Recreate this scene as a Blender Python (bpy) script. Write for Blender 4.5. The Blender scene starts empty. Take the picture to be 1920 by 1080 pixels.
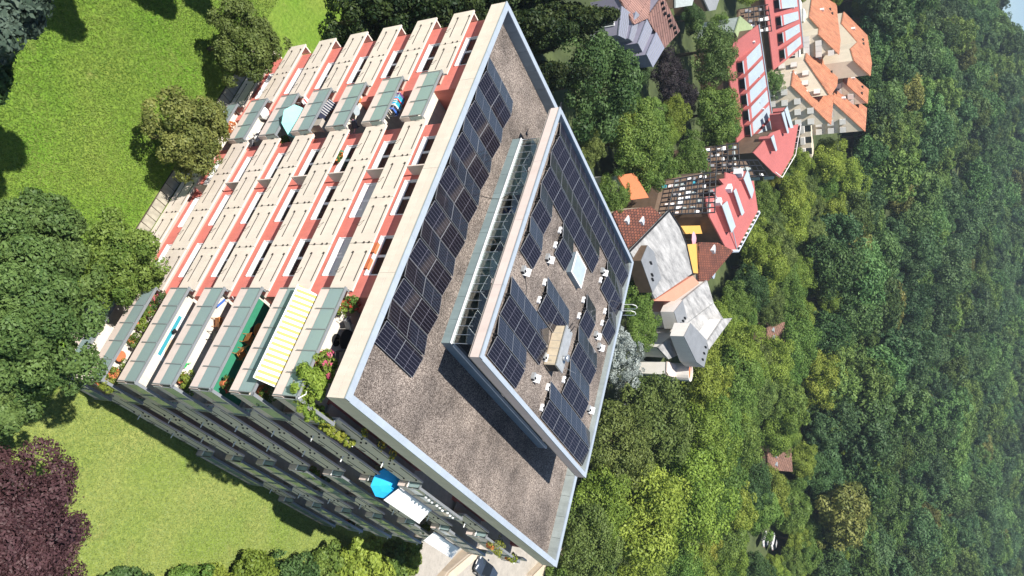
import bpy, bmesh, math, random
import numpy as np
from mathutils import Vector, Matrix

# ------------------------------------------------------------------ camera, sky, sun, exposure
scene = bpy.context.scene
YAW, PITCH = 0.585675, -0.489814
CAM = Vector((-24.0395, -10.1312, 42.7077))
cam_data = bpy.data.cameras.new('camera')
cam = bpy.data.objects.new('camera', cam_data)
scene.collection.objects.link(cam)
scene.camera = cam
cam_data.sensor_width = 36.0
cam_data.lens = 36.0 * 1409.88 / 1920.0
cam_data.clip_end = 4000
fwd = Vector((math.cos(PITCH) * math.cos(YAW), math.cos(PITCH) * math.sin(YAW), math.sin(PITCH)))
rgt = Vector((math.sin(YAW), -math.cos(YAW), 0))
upv = rgt.cross(fwd)
# the drone camera was turned on its side: picture right is up
cam.matrix_world = Matrix(((upv.x, -rgt.x, -fwd.x, CAM.x), (upv.y, -rgt.y, -fwd.y, CAM.y), (upv.z, -rgt.z, -fwd.z, CAM.z), (0, 0, 0, 1)))
scene.render.resolution_x, scene.render.resolution_y = 1024, 576

SUN_DIR = Vector((0.592, -0.026, -1.0)).normalized()      # the way the light travels
world = bpy.data.worlds.new('World'); scene.world = world; world.use_nodes = True
wn = world.node_tree.nodes; wl = world.node_tree.links
sky = wn.new('ShaderNodeTexSky'); sky.sky_type = 'NISHITA'; sky.sun_disc = False
sky.sun_elevation = math.asin(-SUN_DIR.z)
sky.sun_rotation = math.atan2(-SUN_DIR.x, -SUN_DIR.y)
sky.altitude = 200; sky.air_density = 1.0; sky.dust_density = 0.0; sky.ozone_density = 2.0
wl.new(sky.outputs['Color'], wn['Background'].inputs['Color'])
wn['Background'].inputs['Strength'].default_value = 0.082
sun_data = bpy.data.lights.new('sun', 'SUN'); sun_data.energy = 5.0; sun_data.angle = math.radians(0.53); sun_data.color = (1.0, 0.955, 0.89)
sun = bpy.data.objects.new('sun', sun_data); scene.collection.objects.link(sun)
sun.rotation_euler = SUN_DIR.to_track_quat('-Z', 'Y').to_euler()
sun.location = (-60, 0, 100)
vs = scene.view_settings
vs.view_transform = 'Standard'; vs.look = 'None'; vs.exposure = 0.64; vs.gamma = 1.0
scene.cycles.max_bounces = 6; scene.cycles.diffuse_bounces = 2; scene.cycles.glossy_bounces = 3
scene.cycles.transparent_max_bounces = 6; scene.cycles.transmission_bounces = 4
scene.cycles.caustics_reflective = False; scene.cycles.caustics_refractive = False

random.seed(3); rng = np.random.default_rng(7)
COL = scene.collection

# ------------------------------------------------------------------ materials
MATS = {}
def mat(name, col, rough=0.7, var=0.0, scale=3.0, bump=0.0, bscale=None, metal=0.0, spec=0.4, col2=None, coat=0.0, detail=5.0):
    m = bpy.data.materials.new(name); m.use_nodes = True
    nt = m.node_tree; n = nt.nodes; l = nt.links; b = n['Principled BSDF']
    b.inputs['Base Color'].default_value = (*col, 1); b.inputs['Roughness'].default_value = rough
    b.inputs['Metallic'].default_value = metal; b.inputs['Specular IOR Level'].default_value = spec
    b.inputs['Coat Weight'].default_value = coat
    if var or col2 or bump:
        tc = n.new('ShaderNodeTexCoord')
        nz = n.new('ShaderNodeTexNoise'); nz.inputs['Scale'].default_value = scale; nz.inputs['Detail'].default_value = detail
        nz.inputs['Roughness'].default_value = 0.65
        l.new(tc.outputs['Object'], nz.inputs['Vector'])
        if var or col2:
            cr = n.new('ShaderNodeValToRGB'); e = cr.color_ramp.elements
            e[0].position = 0.3; e[1].position = 0.7
            lo = tuple(c * (1 - var) for c in col); hi = tuple(min(1, c * (1 + var)) for c in (col2 or col))
            e[0].color = (*lo, 1); e[1].color = (*hi, 1)
            l.new(nz.outputs['Fac'], cr.inputs['Fac']); l.new(cr.outputs['Color'], b.inputs['Base Color'])
        if bump:
            nb = n.new('ShaderNodeTexNoise'); nb.inputs['Scale'].default_value = bscale or scale * 6; nb.inputs['Detail'].default_value = 4
            l.new(tc.outputs['Object'], nb.inputs['Vector'])
            bp = n.new('ShaderNodeBump'); bp.inputs['Strength'].default_value = bump; bp.inputs['Distance'].default_value = 0.05
            l.new(nb.outputs['Fac'], bp.inputs['Height']); l.new(bp.outputs['Normal'], b.inputs['Normal'])
    MATS[name] = m
    return m

def weather(name, amount=0.12, rnd=0.07):
    """rain streaks running down and a slight difference from piece to piece"""
    m = MATS[name]; n = m.node_tree.nodes; l = m.node_tree.links; b = n['Principled BSDF']; src = b.inputs['Base Color'].links[0].from_socket
    tc = n.new('ShaderNodeTexCoord'); gm = n.new('ShaderNodeNewGeometry'); mp = n.new('ShaderNodeMapping'); mp.inputs['Scale'].default_value = (3.2, 3.2, 0.22); l.new(gm.outputs['Position'], mp.inputs['Vector'])
    nz = n.new('ShaderNodeTexNoise'); nz.inputs['Scale'].default_value = 1.0; nz.inputs['Detail'].default_value = 6; nz.inputs['Roughness'].default_value = 0.7; l.new(mp.outputs[0], nz.inputs['Vector'])
    mr = n.new('ShaderNodeMapRange'); mr.inputs['From Min'].default_value = 0.35; mr.inputs['From Max'].default_value = 0.65; mr.inputs['To Min'].default_value = 1 - amount; mr.inputs['To Max'].default_value = 1.0; l.new(nz.outputs['Fac'], mr.inputs['Value'])
    oi = n.new('ShaderNodeObjectInfo'); m2 = n.new('ShaderNodeMapRange'); m2.inputs['To Min'].default_value = 1 - rnd; m2.inputs['To Max'].default_value = 1 + rnd * .4; l.new(oi.outputs['Random'], m2.inputs['Value'])
    mu = n.new('ShaderNodeMath'); mu.operation = 'MULTIPLY'; l.new(mr.outputs[0], mu.inputs[0]); l.new(m2.outputs[0], mu.inputs[1])
    hs = n.new('ShaderNodeHueSaturation'); l.new(mu.outputs[0], hs.inputs['Value']); l.new(src, hs.inputs['Color']); l.new(hs.outputs['Color'], b.inputs['Base Color'])

def leaf_mat(name, col, col2, trans=0.3, objvar=0.16):
    m = bpy.data.materials.new(name); m.use_nodes = True
    nt = m.node_tree; n = nt.nodes; l = nt.links
    n.remove(n['Principled BSDF']); out = n['Material Output']
    at = n.new('ShaderNodeAttribute'); at.attribute_name = 'tint'
    mx = n.new('ShaderNodeMix'); mx.data_type = 'RGBA'
    mx.inputs['A'].default_value = (*col, 1); mx.inputs['B'].default_value = (*col2, 1)
    l.new(at.outputs['Fac'], mx.inputs['Factor'])
    oi = n.new('ShaderNodeObjectInfo')
    mr = n.new('ShaderNodeMapRange'); mr.inputs['To Min'].default_value = 1 - objvar; mr.inputs['To Max'].default_value = 1 + objvar
    l.new(oi.outputs['Random'], mr.inputs['Value'])
    hs = n.new('ShaderNodeHueSaturation'); hs.inputs['Saturation'].default_value = 0.95
    l.new(mr.outputs['Result'], hs.inputs['Value']); l.new(mx.outputs['Result'], hs.inputs['Color'])
    mh = n.new('ShaderNodeMapRange'); mh.inputs['To Min'].default_value = 0.485; mh.inputs['To Max'].default_value = 0.515
    mul = n.new('ShaderNodeMath'); mul.operation = 'FRACT'
    m17 = n.new('ShaderNodeMath'); m17.operation = 'MULTIPLY'; m17.inputs[1].default_value = 17.3
    l.new(oi.outputs['Random'], m17.inputs[0]); l.new(m17.outputs[0], mul.inputs[0]); l.new(mul.outputs[0], mh.inputs['Value'])
    l.new(mh.outputs['Result'], hs.inputs['Hue'])
    d = n.new('ShaderNodeBsdfDiffuse'); t = n.new('ShaderNodeBsdfTranslucent'); s = n.new('ShaderNodeMixShader')
    s.inputs['Fac'].default_value = trans
    l.new(hs.outputs['Color'], d.inputs['Color']); l.new(hs.outputs['Color'], t.inputs['Color'])
    l.new(d.outputs[0], s.inputs[1]); l.new(t.outputs[0], s.inputs[2])
    g = n.new('ShaderNodeBsdfGlossy'); g.inputs['Roughness'].default_value = 0.55; g.inputs['Color'].default_value = (0.8, 0.85, 0.8, 1)
    s2 = n.new('ShaderNodeMixShader'); s2.inputs['Fac'].default_value = 0.018
    l.new(s.outputs[0], s2.inputs[1]); l.new(g.outputs[0], s2.inputs[2]); l.new(s2.outputs[0], out.inputs['Surface'])
    MATS[name] = m
    return m

M = MATS
mat('beige', (0.74, 0.635, 0.545), 0.8, 0.06, 1.2, 0.08, 30)
mat('beige_pink', (0.73, 0.60, 0.54), 0.75, 0.05, 1.0, 0.05, 30)
mat('pink', (0.70, 0.225, 0.18), 0.85, 0.09, 0.8, 0.12, 40)
mat('slot', (0.045, 0.035, 0.03), 0.9)
mat('white_frame', (0.80, 0.80, 0.79), 0.45, 0.04, 3)
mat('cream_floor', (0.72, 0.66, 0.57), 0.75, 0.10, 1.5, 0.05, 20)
mat('green_floor', (0.030, 0.21, 0.12), 0.8, 0.10, 4)
mat('blind', (0.62, 0.62, 0.61), 0.7, 0.05, 6)
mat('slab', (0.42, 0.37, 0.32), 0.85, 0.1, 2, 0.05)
mat('rail', (0.34, 0.36, 0.38), 0.4, 0.08, 4, metal=0.4)
mat('coping', (0.40, 0.455, 0.51), 0.5, 0.07, 0.7, metal=0.1)
mat('cladding', (0.25, 0.32, 0.32), 0.5, 0.10, 0.8, metal=0.1)
mat('parapet_blue', (0.23, 0.29, 0.33), 0.5, 0.10, 0.8, metal=0.1)
mat('parapet_grey', (0.36, 0.40, 0.38), 0.7, 0.16, 1.3, 0.05)
mat('white_paint', (0.80, 0.79, 0.77), 0.55, 0.05, 3)
mat('black', (0.015, 0.015, 0.017), 0.6)
mat('dark_frame', (0.02, 0.02, 0.022), 0.5)
mat('silver', (0.55, 0.56, 0.58), 0.35, 0.08, 5, metal=0.7)
mat('galv', (0.50, 0.51, 0.50), 0.45, 0.15, 3, metal=0.45)
mat('cabinet_beige', (0.60, 0.49, 0.34), 0.7, 0.15, 3)
mat('trunk', (0.10, 0.075, 0.055), 0.95, 0.3, 6, 0.4, 20)
mat('bare_wood', (0.36, 0.31, 0.27), 0.9, 0.2, 6)
mat('soil', (0.07, 0.05, 0.035), 0.95, 0.3, 4)
mat('concrete', (0.43, 0.39, 0.33), 0.9, 0.14, 0.7, 0.15, 14)
mat('concrete_pale', (0.58, 0.48, 0.36), 0.9, 0.12, 0.9, 0.1, 14)
mat('paver', (0.36, 0.33, 0.26), 0.92, 0.25, 2.0, 0.2, 18)
mat('terracotta', (0.55, 0.17, 0.07), 0.8, 0.12, 5)
mat('wood_orange', (0.50, 0.18, 0.05), 0.6, 0.2, 9)
mat('aqua', (0.30, 0.68, 0.62), 0.8, 0.05, 3)
mat('azure', (0.02, 0.42, 0.80), 0.7, 0.05, 3)
mat('fabric_white', (0.82, 0.82, 0.80), 0.85, 0.05, 4)
mat('fabric_navy', (0.025, 0.03, 0.06), 0.85)
mat('fabric_grey', (0.20, 0.20, 0.21), 0.85, 0.1, 6)
mat('fabric_red', (0.55, 0.03, 0.03), 0.85)
mat('fabric_teal', (0.04, 0.30, 0.38), 0.85)
mat('fabric_pink', (0.70, 0.32, 0.36), 0.8)
mat('fabric_blue', (0.05, 0.14, 0.48), 0.8)
mat('fabric_purple', (0.12, 0.05, 0.16), 0.85)
mat('plastic_green', (0.02, 0.50, 0.12), 0.4)
mat('rug_sand', (0.62, 0.47, 0.33), 0.9)
mat('car_paint', (0.07, 0.09, 0.12), 0.25, metal=0.5, coat=0.6)
mat('car_white', (0.75, 0.75, 0.74), 0.25, coat=0.6)
mat('tyre', (0.02, 0.02, 0.02), 0.9)
mat('dark_glass', (0.012, 0.015, 0.018), 0.06, spec=0.7)
mat('far_glass', (0.03, 0.035, 0.04), 0.12, spec=0.6)
mat('room', (0.10, 0.08, 0.07), 0.9, 0.2, 2)
mat('red_roof', (0.46, 0.135, 0.122), 0.65, 0.08, 0.25, 0.0)
mat('sheet_blue', (0.50, 0.58, 0.62), 0.4, 0.07, 0.6, metal=0.2)
mat('cream_wall', (0.66, 0.57, 0.44), 0.85, 0.08, 0.4)
mat('white_wall', (0.78, 0.74, 0.68), 0.85, 0.06, 0.5)
mat('brown_wall', (0.13, 0.085, 0.055), 0.85, 0.2, 1)
mat('violet_wall', (0.26, 0.245, 0.31), 0.85, 0.08, 1)
mat('yellow_terrace', (0.66, 0.38, 0.09), 0.85, 0.06, 1)
mat('pink_wall', (0.66, 0.27, 0.18), 0.85, 0.06, 0.6)
mat('roof_green', (0.27, 0.33, 0.17), 0.9, 0.15, 1.0)
mat('grey_sheet', (0.22, 0.23, 0.24), 0.55, 0.14, 0.6)

def facing(n, l, power, gain, base):
    """mirror share of a pane: little seen square on, much at a glance, the same from both sides"""
    lw = n.new('ShaderNodeLayerWeight'); lw.inputs['Blend'].default_value = 0.5
    a = n.new('ShaderNodeMath'); a.operation = 'POWER'; a.inputs[1].default_value = power; l.new(lw.outputs['Facing'], a.inputs[0])
    b = n.new('ShaderNodeMath'); b.operation = 'MULTIPLY_ADD'; b.inputs[1].default_value = gain; b.inputs[2].default_value = base; l.new(a.outputs[0], b.inputs[0])
    return b

def glass_milky():
    m = bpy.data.materials.new('milky_glass'); m.use_nodes = True
    n = m.node_tree.nodes; l = m.node_tree.links; n.remove(n['Principled BSDF']); out = n['Material Output']
    d = n.new('ShaderNodeBsdfDiffuse'); d.inputs['Color'].default_value = (0.47, 0.60, 0.60, 1)
    t = n.new('ShaderNodeBsdfTranslucent'); t.inputs['Color'].default_value = (0.46, 0.60, 0.57, 1)
    tr = n.new('ShaderNodeBsdfTransparent'); tr.inputs['Color'].default_value = (0.6, 0.75, 0.72, 1)
    g = n.new('ShaderNodeBsdfGlossy'); g.inputs['Roughness'].default_value = 0.04
    a = n.new('ShaderNodeMixShader'); a.inputs['Fac'].default_value = 0.35
    b = n.new('ShaderNodeMixShader'); b.inputs['Fac'].default_value = 0.18
    c = n.new('ShaderNodeMixShader'); fr = facing(n, l, 3.0, 0.7, 0.04)
    l.new(d.outputs[0], a.inputs[1]); l.new(t.outputs[0], a.inputs[2]); l.new(a.outputs[0], b.inputs[1]); l.new(tr.outputs[0], b.inputs[2])
    l.new(fr.outputs[0], c.inputs['Fac']); l.new(b.outputs[0], c.inputs[1]); l.new(g.outputs[0], c.inputs[2]); l.new(c.outputs[0], out.inputs['Surface'])
    M['milky_glass'] = m
glass_milky()
for nm_ in ('beige', 'beige_pink', 'pink', 'coping', 'parapet_blue', 'parapet_grey', 'cladding', 'cream_wall', 'white_wall', 'red_roof', 'sheet_blue', 'concrete', 'cream_floor'): weather(nm_, {'beige': .08, 'beige_pink': .07, 'pink': .10, 'cream_wall': .07, 'white_wall': .08, 'coping': .09, 'sheet_blue': .1}.get(nm_, .16), 0.045)
def glass_clear():
    m = bpy.data.materials.new('clear_glass'); m.use_nodes = True
    n = m.node_tree.nodes; l = m.node_tree.links; n.remove(n['Principled BSDF']); out = n['Material Output']
    tr = n.new('ShaderNodeBsdfTransparent'); tr.inputs['Color'].default_value = (0.80, 0.88, 0.86, 1)
    g = n.new('ShaderNodeBsdfGlossy'); g.inputs['Roughness'].default_value = 0.02; g.inputs['Color'].default_value = (0.9, 0.95, 0.95, 1)
    fr = facing(n, l, 2.0, 0.75, 0.20)
    c = n.new('ShaderNodeMixShader'); l.new(fr.outputs[0], c.inputs['Fac']); l.new(tr.outputs[0], c.inputs[1]); l.new(g.outputs[0], c.inputs[2]); l.new(c.outputs[0], out.inputs['Surface'])
    M['clear_glass'] = m
glass_clear()

def gravel_mat():
    m = bpy.data.materials.new('gravel'); m.use_nodes = True
    n = m.node_tree.nodes; l = m.node_tree.links; b = n['Principled BSDF']; b.inputs['Roughness'].default_value = 0.95; b.inputs['Specular IOR Level'].default_value = 0.1
    tc = n.new('ShaderNodeTexCoord')
    vo = n.new('ShaderNodeTexVoronoi'); vo.inputs['Scale'].default_value = 25; l.new(tc.outputs['Object'], vo.inputs['Vector'])
    cr = n.new('ShaderNodeValToRGB'); cr.color_ramp.interpolation = 'LINEAR'
    e = cr.color_ramp.elements; e[0].position = 0.05; e[0].color = (0.090, 0.078, 0.070, 1); e[1].position = 0.95; e[1].color = (0.46, 0.415, 0.375, 1)
    x = e.new(0.5); x.color = (0.205, 0.176, 0.158, 1)
    sep = n.new('ShaderNodeSeparateColor'); l.new(vo.outputs['Color'], sep.inputs[0]); l.new(sep.outputs[0], cr.inputs['Fac'])
    nz = n.new('ShaderNodeTexNoise'); nz.inputs['Scale'].default_value = 0.35; nz.inputs['Detail'].default_value = 6; nz.inputs['Roughness'].default_value = 0.6
    l.new(tc.outputs['Object'], nz.inputs['Vector'])
    cr2 = n.new('ShaderNodeValToRGB'); f = cr2.color_ramp.elements; f[0].position = 0.34; f[0].color = (0.50, 0.48, 0.47, 1); f[1].position = 0.66; f[1].color = (1.12, 1.06, 1.0, 1)
    l.new(nz.outputs['Fac'], cr2.inputs['Fac'])
    mm = n.new('ShaderNodeMix'); mm.data_type = 'RGBA'; mm.blend_type = 'MULTIPLY'; mm.inputs['Factor'].default_value = 1
    l.new(cr.outputs['Color'], mm.inputs['A']); l.new(cr2.outputs['Color'], mm.inputs['B']); l.new(mm.outputs['Result'], b.inputs['Base Color'])
    bp = n.new('ShaderNodeBump'); bp.inputs['Strength'].default_value = 0.7; bp.inputs['Distance'].default_value = 0.04
    l.new(vo.outputs['Distance'], bp.inputs['Height']); l.new(bp.outputs['Normal'], b.inputs['Normal'])
    M['gravel'] = m
gravel_mat()

def solar_mat():
    m = bpy.data.materials.new('solar_cells'); m.use_nodes = True
    n = m.node_tree.nodes; l = m.node_tree.links; b = n['Principled BSDF']
    b.inputs['Roughness'].default_value = 0.09; b.inputs['Specular IOR Level'].default_value = 0.6
    tc = n.new('ShaderNodeTexCoord'); sp = n.new('ShaderNodeSeparateXYZ'); l.new(tc.outputs['Object'], sp.inputs[0])
    def line(axis, period, width, off=0.0):
        a = n.new('ShaderNodeMath'); a.operation = 'ADD'; a.inputs[1].default_value = 50 * period + off; l.new(sp.outputs[axis], a.inputs[0])
        d = n.new('ShaderNodeMath'); d.operation = 'PINGPONG'; d.inputs[1].default_value = period / 2; l.new(a.outputs[0], d.inputs[0])
        c = n.new('ShaderNodeMath'); c.operation = 'LESS_THAN'; c.inputs[1].default_value = width / 2; l.new(d.outputs[0], c.inputs[0])
        return c.outputs[0]
    g1 = line('Y', 1.18 / 6, 0.011); g2 = line('X', 1.80 / 20, 0.005); ab = n.new('ShaderNodeMath'); ab.operation = 'ABSOLUTE'; l.new(sp.outputs['X'], ab.inputs[0])
    mid = n.new('ShaderNodeMath'); mid.operation = 'LESS_THAN'; mid.inputs[1].default_value = 0.011; l.new(ab.outputs[0], mid.inputs[0])
    mx1 = n.new('ShaderNodeMath'); mx1.operation = 'MAXIMUM'; l.new(g1, mx1.inputs[0]); l.new(mid.outputs[0], mx1.inputs[1])
    h = n.new('ShaderNodeMath'); h.operation = 'MULTIPLY'; h.inputs[1].default_value = 0.25; l.new(g2, h.inputs[0])
    mx2 = n.new('ShaderNodeMath'); mx2.operation = 'MAXIMUM'; l.new(mx1.outputs[0], mx2.inputs[0]); l.new(h.outputs[0], mx2.inputs[1])
    mc = n.new('ShaderNodeMix'); mc.data_type = 'RGBA'; mc.inputs['A'].default_value = (0.008, 0.007, 0.012, 1); mc.inputs['B'].default_value = (0.17, 0.165, 0.20, 1)
    l.new(mx2.outputs[0], mc.inputs['Factor']); l.new(mc.outputs['Result'], b.inputs['Base Color'])
    M['solar_cells'] = m
solar_mat()

def stripe_mat(name, c1, c2, axis, period, duty=0.5, rough=0.85):
    m = bpy.data.materials.new(name); m.use_nodes = True
    n = m.node_tree.nodes; l = m.node_tree.links; b = n['Principled BSDF']; b.inputs['Roughness'].default_value = rough
    tc = n.new('ShaderNodeTexCoord'); sp = n.new('ShaderNodeSeparateXYZ'); l.new(tc.outputs['Object'], sp.inputs[0])
    a = n.new('ShaderNodeMath'); a.operation = 'MULTIPLY_ADD'; a.inputs[1].default_value = 1 / period; a.inputs[2].default_value = 100; l.new(sp.outputs[axis], a.inputs[0])
    f = n.new('ShaderNodeMath'); f.operation = 'FRACT'; l.new(a.outputs[0], f.inputs[0])
    g = n.new('ShaderNodeMath'); g.operation = 'LESS_THAN'; g.inputs[1].default_value = duty; l.new(f.outputs[0], g.inputs[0])
    mc = n.new('ShaderNodeMix'); mc.data_type = 'RGBA'; mc.inputs['A'].default_value = (*c1, 1); mc.inputs['B'].default_value = (*c2, 1)
    l.new(g.outputs[0], mc.inputs['Factor']); l.new(mc.outputs['Result'], b.inputs['Base Color'])
    M[name] = m
stripe_mat('awning_yellow', (0.82, 0.81, 0.76), (0.84, 0.62, 0.13), 'Y', 0.30)
stripe_mat('stripe_navy', (0.78, 0.78, 0.78), (0.03, 0.04, 0.10), 'Y', 0.12, 0.55)
stripe_mat('seam_sheet', (0.27, 0.28, 0.34), (0.21, 0.22, 0.27), 'X', 0.45, 0.18, 0.45)

def tile_mat(name, lo, hi, dark, sx, sy, rotz):
    """roof tiles too small to pick apart at this distance: rows, staggered joints, uneven firing"""
    m = bpy.data.materials.new(name); m.use_nodes = True
    n = m.node_tree.nodes; l = m.node_tree.links; b = n['Principled BSDF']; b.inputs['Roughness'].default_value = 0.8
    tc = n.new('ShaderNodeTexCoord'); mp = n.new('ShaderNodeMapping'); mp.inputs['Rotation'].default_value = (0, 0, rotz)
    l.new(tc.outputs['Object'], mp.inputs['Vector'])
    br = n.new('ShaderNodeTexBrick'); br.inputs['Scale'].default_value = 1; br.inputs['Brick Width'].default_value = sx; br.inputs['Row Height'].default_value = sy
    br.inputs['Mortar Size'].default_value = 0.055; br.inputs['Mortar'].default_value = (*dark, 1); br.inputs['Color1'].default_value = (*lo, 1); br.inputs['Color2'].default_value = (*hi, 1)
    l.new(mp.outputs['Vector'], br.inputs['Vector'])
    nz = n.new('ShaderNodeTexNoise'); nz.inputs['Scale'].default_value = 0.5; nz.inputs['Detail'].default_value = 6; l.new(tc.outputs['Object'], nz.inputs['Vector'])
    cr = n.new('ShaderNodeValToRGB'); cr.color_ramp.elements[0].position = 0.3; cr.color_ramp.elements[0].color = (0.72, 0.72, 0.72, 1); cr.color_ramp.elements[1].position = 0.7; cr.color_ramp.elements[1].color = (1.15, 1.12, 1.1, 1)
    l.new(nz.outputs['Fac'], cr.inputs['Fac'])
    mm = n.new('ShaderNodeMix'); mm.data_type = 'RGBA'; mm.blend_type = 'MULTIPLY'; mm.inputs['Factor'].default_value = 1
    l.new(br.outputs['Color'], mm.inputs['A']); l.new(cr.outputs['Color'], mm.inputs['B']); l.new(mm.outputs['Result'], b.inputs['Base Color'])
    bp = n.new('ShaderNodeBump'); bp.inputs['Strength'].default_value = 0.6; bp.inputs['Distance'].default_value = 0.06; l.new(br.outputs['Fac'], bp.inputs['Height']); bp.invert = True
    l.new(bp.outputs['Normal'], b.inputs['Normal'])
    M[name] = m
tile_mat('tile_orange', (0.44, 0.175, 0.09), (0.54, 0.23, 0.125), (0.33, 0.12, 0.06), 0.6, 0.7, YAW)
tile_mat('tile_brown', (0.15, 0.052, 0.032), (0.27, 0.09, 0.05), (0.04, 0.014, 0.010), 0.42, 0.5, YAW)
tile_mat('tile_dull', (0.19, 0.10, 0.07), (0.24, 0.13, 0.09), (0.10, 0.05, 0.035), 1.2, 0.5, YAW)
tile_mat('tile_mauve', (0.27, 0.15, 0.125), (0.32, 0.18, 0.145), (0.12, 0.06, 0.05), 4.0, 0.42, 0.1)

def roof_weathered():
    m = bpy.data.materials.new('roof_white'); m.use_nodes = True
    n = m.node_tree.nodes; l = m.node_tree.links; b = n['Principled BSDF']; b.inputs['Roughness'].default_value = 0.8
    tc = n.new('ShaderNodeTexCoord'); mp = n.new('ShaderNodeMapping'); mp.inputs['Rotation'].default_value = (0, 0, 0.6); mp.inputs['Scale'].default_value = (0.25, 1.0, 0.4)
    l.new(tc.outputs['Object'], mp.inputs['Vector'])
    nz = n.new('ShaderNodeTexNoise'); nz.inputs['Scale'].default_value = 1.1; nz.inputs['Detail'].default_value = 10; nz.inputs['Roughness'].default_value = 0.72; l.new(mp.outputs[0], nz.inputs['Vector'])
    cr = n.new('ShaderNodeValToRGB'); e = cr.color_ramp.elements; e[0].position = 0.3; e[0].color = (0.13, 0.13, 0.13, 1); e[1].position = 0.66; e[1].color = (0.50, 0.49, 0.47, 1)
    l.new(nz.outputs['Fac'], cr.inputs['Fac']); l.new(cr.outputs['Color'], b.inputs['Base Color'])
    M['roof_white'] = m
roof_weathered()

def grass_mat(name, c_dark, c_mid, c_dry, fine=True):
    m = bpy.data.materials.new(name); m.use_nodes = True
    n = m.node_tree.nodes; l = m.node_tree.links; b = n['Principled BSDF']; b.inputs['Roughness'].default_value = 0.9; b.inputs['Specular IOR Level'].default_value = 0.15
    tc = n.new('ShaderNodeTexCoord')
    a = n.new('ShaderNodeTexNoise'); a.inputs['Scale'].default_value = 0.22; a.inputs['Detail'].default_value = 5; l.new(tc.outputs['Object'], a.inputs['Vector'])
    c = n.new('ShaderNodeTexNoise'); c.inputs['Scale'].default_value = 3.5; c.inputs['Detail'].default_value = 8; c.inputs['Roughness'].default_value = 0.75; l.new(tc.outputs['Object'], c.inputs['Vector'])
    r1 = n.new('ShaderNodeValToRGB'); r1.color_ramp.elements[0].position = 0.35; r1.color_ramp.elements[0].color = (*c_mid, 1); r1.color_ramp.elements[1].position = 0.7; r1.color_ramp.elements[1].color = (*c_dry, 1)
    r2 = n.new('ShaderNodeValToRGB'); r2.color_ramp.elements[0].position = 0.3; r2.color_ramp.elements[0].color = (0.45, 0.5, 0.4, 1); r2.color_ramp.elements[1].position = 0.7; r2.color_ramp.elements[1].color = (1.25, 1.2, 1.1, 1)
    l.new(a.outputs['Fac'], r1.inputs['Fac']); l.new(c.outputs['Fac'], r2.inputs['Fac'])
    dn = n.new('ShaderNodeTexNoise'); dn.inputs['Scale'].default_value = 0.55; dn.inputs['Detail'].default_value = 7; dn.inputs['Distortion'].default_value = 0.6; l.new(tc.outputs['Object'], dn.inputs['Vector'])
    dr = n.new('ShaderNodeValToRGB'); dr.color_ramp.elements[0].position = 0.60; dr.color_ramp.elements[0].color = (0, 0, 0, 1); dr.color_ramp.elements[1].position = 0.78; dr.color_ramp.elements[1].color = (0.8, 0.8, 0.8, 1); l.new(dn.outputs['Fac'], dr.inputs['Fac'])
    dm = n.new('ShaderNodeMix'); dm.data_type = 'RGBA'; dm.inputs['B'].default_value = (0.27, 0.27, 0.10, 1); l.new(dr.outputs['Color'], dm.inputs['Factor']); l.new(r1.outputs['Color'], dm.inputs['A']); r1 = dm
    mm = n.new('ShaderNodeMix'); mm.data_type = 'RGBA'; mm.blend_type = 'MULTIPLY'; mm.inputs['Factor'].default_value = 1
    l.new(r1.outputs['Result'], mm.inputs['A']); l.new(r2.outputs['Color'], mm.inputs['B']); l.new(mm.outputs['Result'], b.inputs['Base Color'])
    bp = n.new('ShaderNodeBump'); bp.inputs['Strength'].default_value = 0.8; bp.inputs['Distance'].default_value = 0.12
    l.new(c.outputs['Fac'], bp.inputs['Height']); l.new(bp.outputs['Normal'], b.inputs['Normal'])
    M[name] = m
grass_mat('lawn_a', (0.05, 0.12, 0.01), (0.145, 0.285, 0.032), (0.225, 0.30, 0.06))
grass_mat('lawn_b', (0.05, 0.12, 0.01), (0.225, 0.310, 0.065), (0.31, 0.345, 0.11))
mat('forest_floor', (0.035, 0.055, 0.018), 0.95, 0.4, 0.15, col2=(0.07, 0.09, 0.03))

leaf_mat('leaf_bright', (0.135, 0.205, 0.018), (0.30, 0.385, 0.045))
leaf_mat('leaf_mid', (0.085, 0.165, 0.022), (0.20, 0.30, 0.05))
leaf_mat('leaf_olive', (0.095, 0.145, 0.026), (0.20, 0.26, 0.06))
leaf_mat('leaf_yellowgreen', (0.17, 0.22, 0.016), (0.35, 0.37, 0.045))
leaf_mat('leaf_dark', (0.038, 0.092, 0.024), (0.105, 0.19, 0.05))
leaf_mat('leaf_conifer', (0.016, 0.040, 0.012), (0.075, 0.105, 0.022))
leaf_mat('leaf_fine', (0.082, 0.150, 0.034), (0.185, 0.275, 0.065))
leaf_mat('leaf_purple', (0.042, 0.017, 0.019), (0.118, 0.056, 0.056), 0.2)
leaf_mat('leaf_darkpurple', (0.018, 0.014, 0.016), (0.055, 0.042, 0.045), 0.2)
leaf_mat('leaf_silver', (0.16, 0.19, 0.17), (0.42, 0.46, 0.43), 0.2)
leaf_mat('leaf_yellow', (0.50, 0.37, 0.03), (0.68, 0.50, 0.06))
leaf_mat('leaf_autumn', (0.10, 0.135, 0.028), (0.235, 0.26, 0.06))
leaf_mat('leaf_blue', (0.050, 0.085, 0.050), (0.13, 0.18, 0.13))
leaf_mat('leaf_forest', (0.050, 0.112, 0.030), (0.14, 0.240, 0.062), 0.3, 0.40)
leaf_mat('leaf_forest2', (0.072, 0.135, 0.026), (0.185, 0.275, 0.056), 0.3, 0.40)
leaf_mat('leaf_forest3', (0.040, 0.094, 0.032), (0.11, 0.190, 0.065), 0.3, 0.35)
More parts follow.
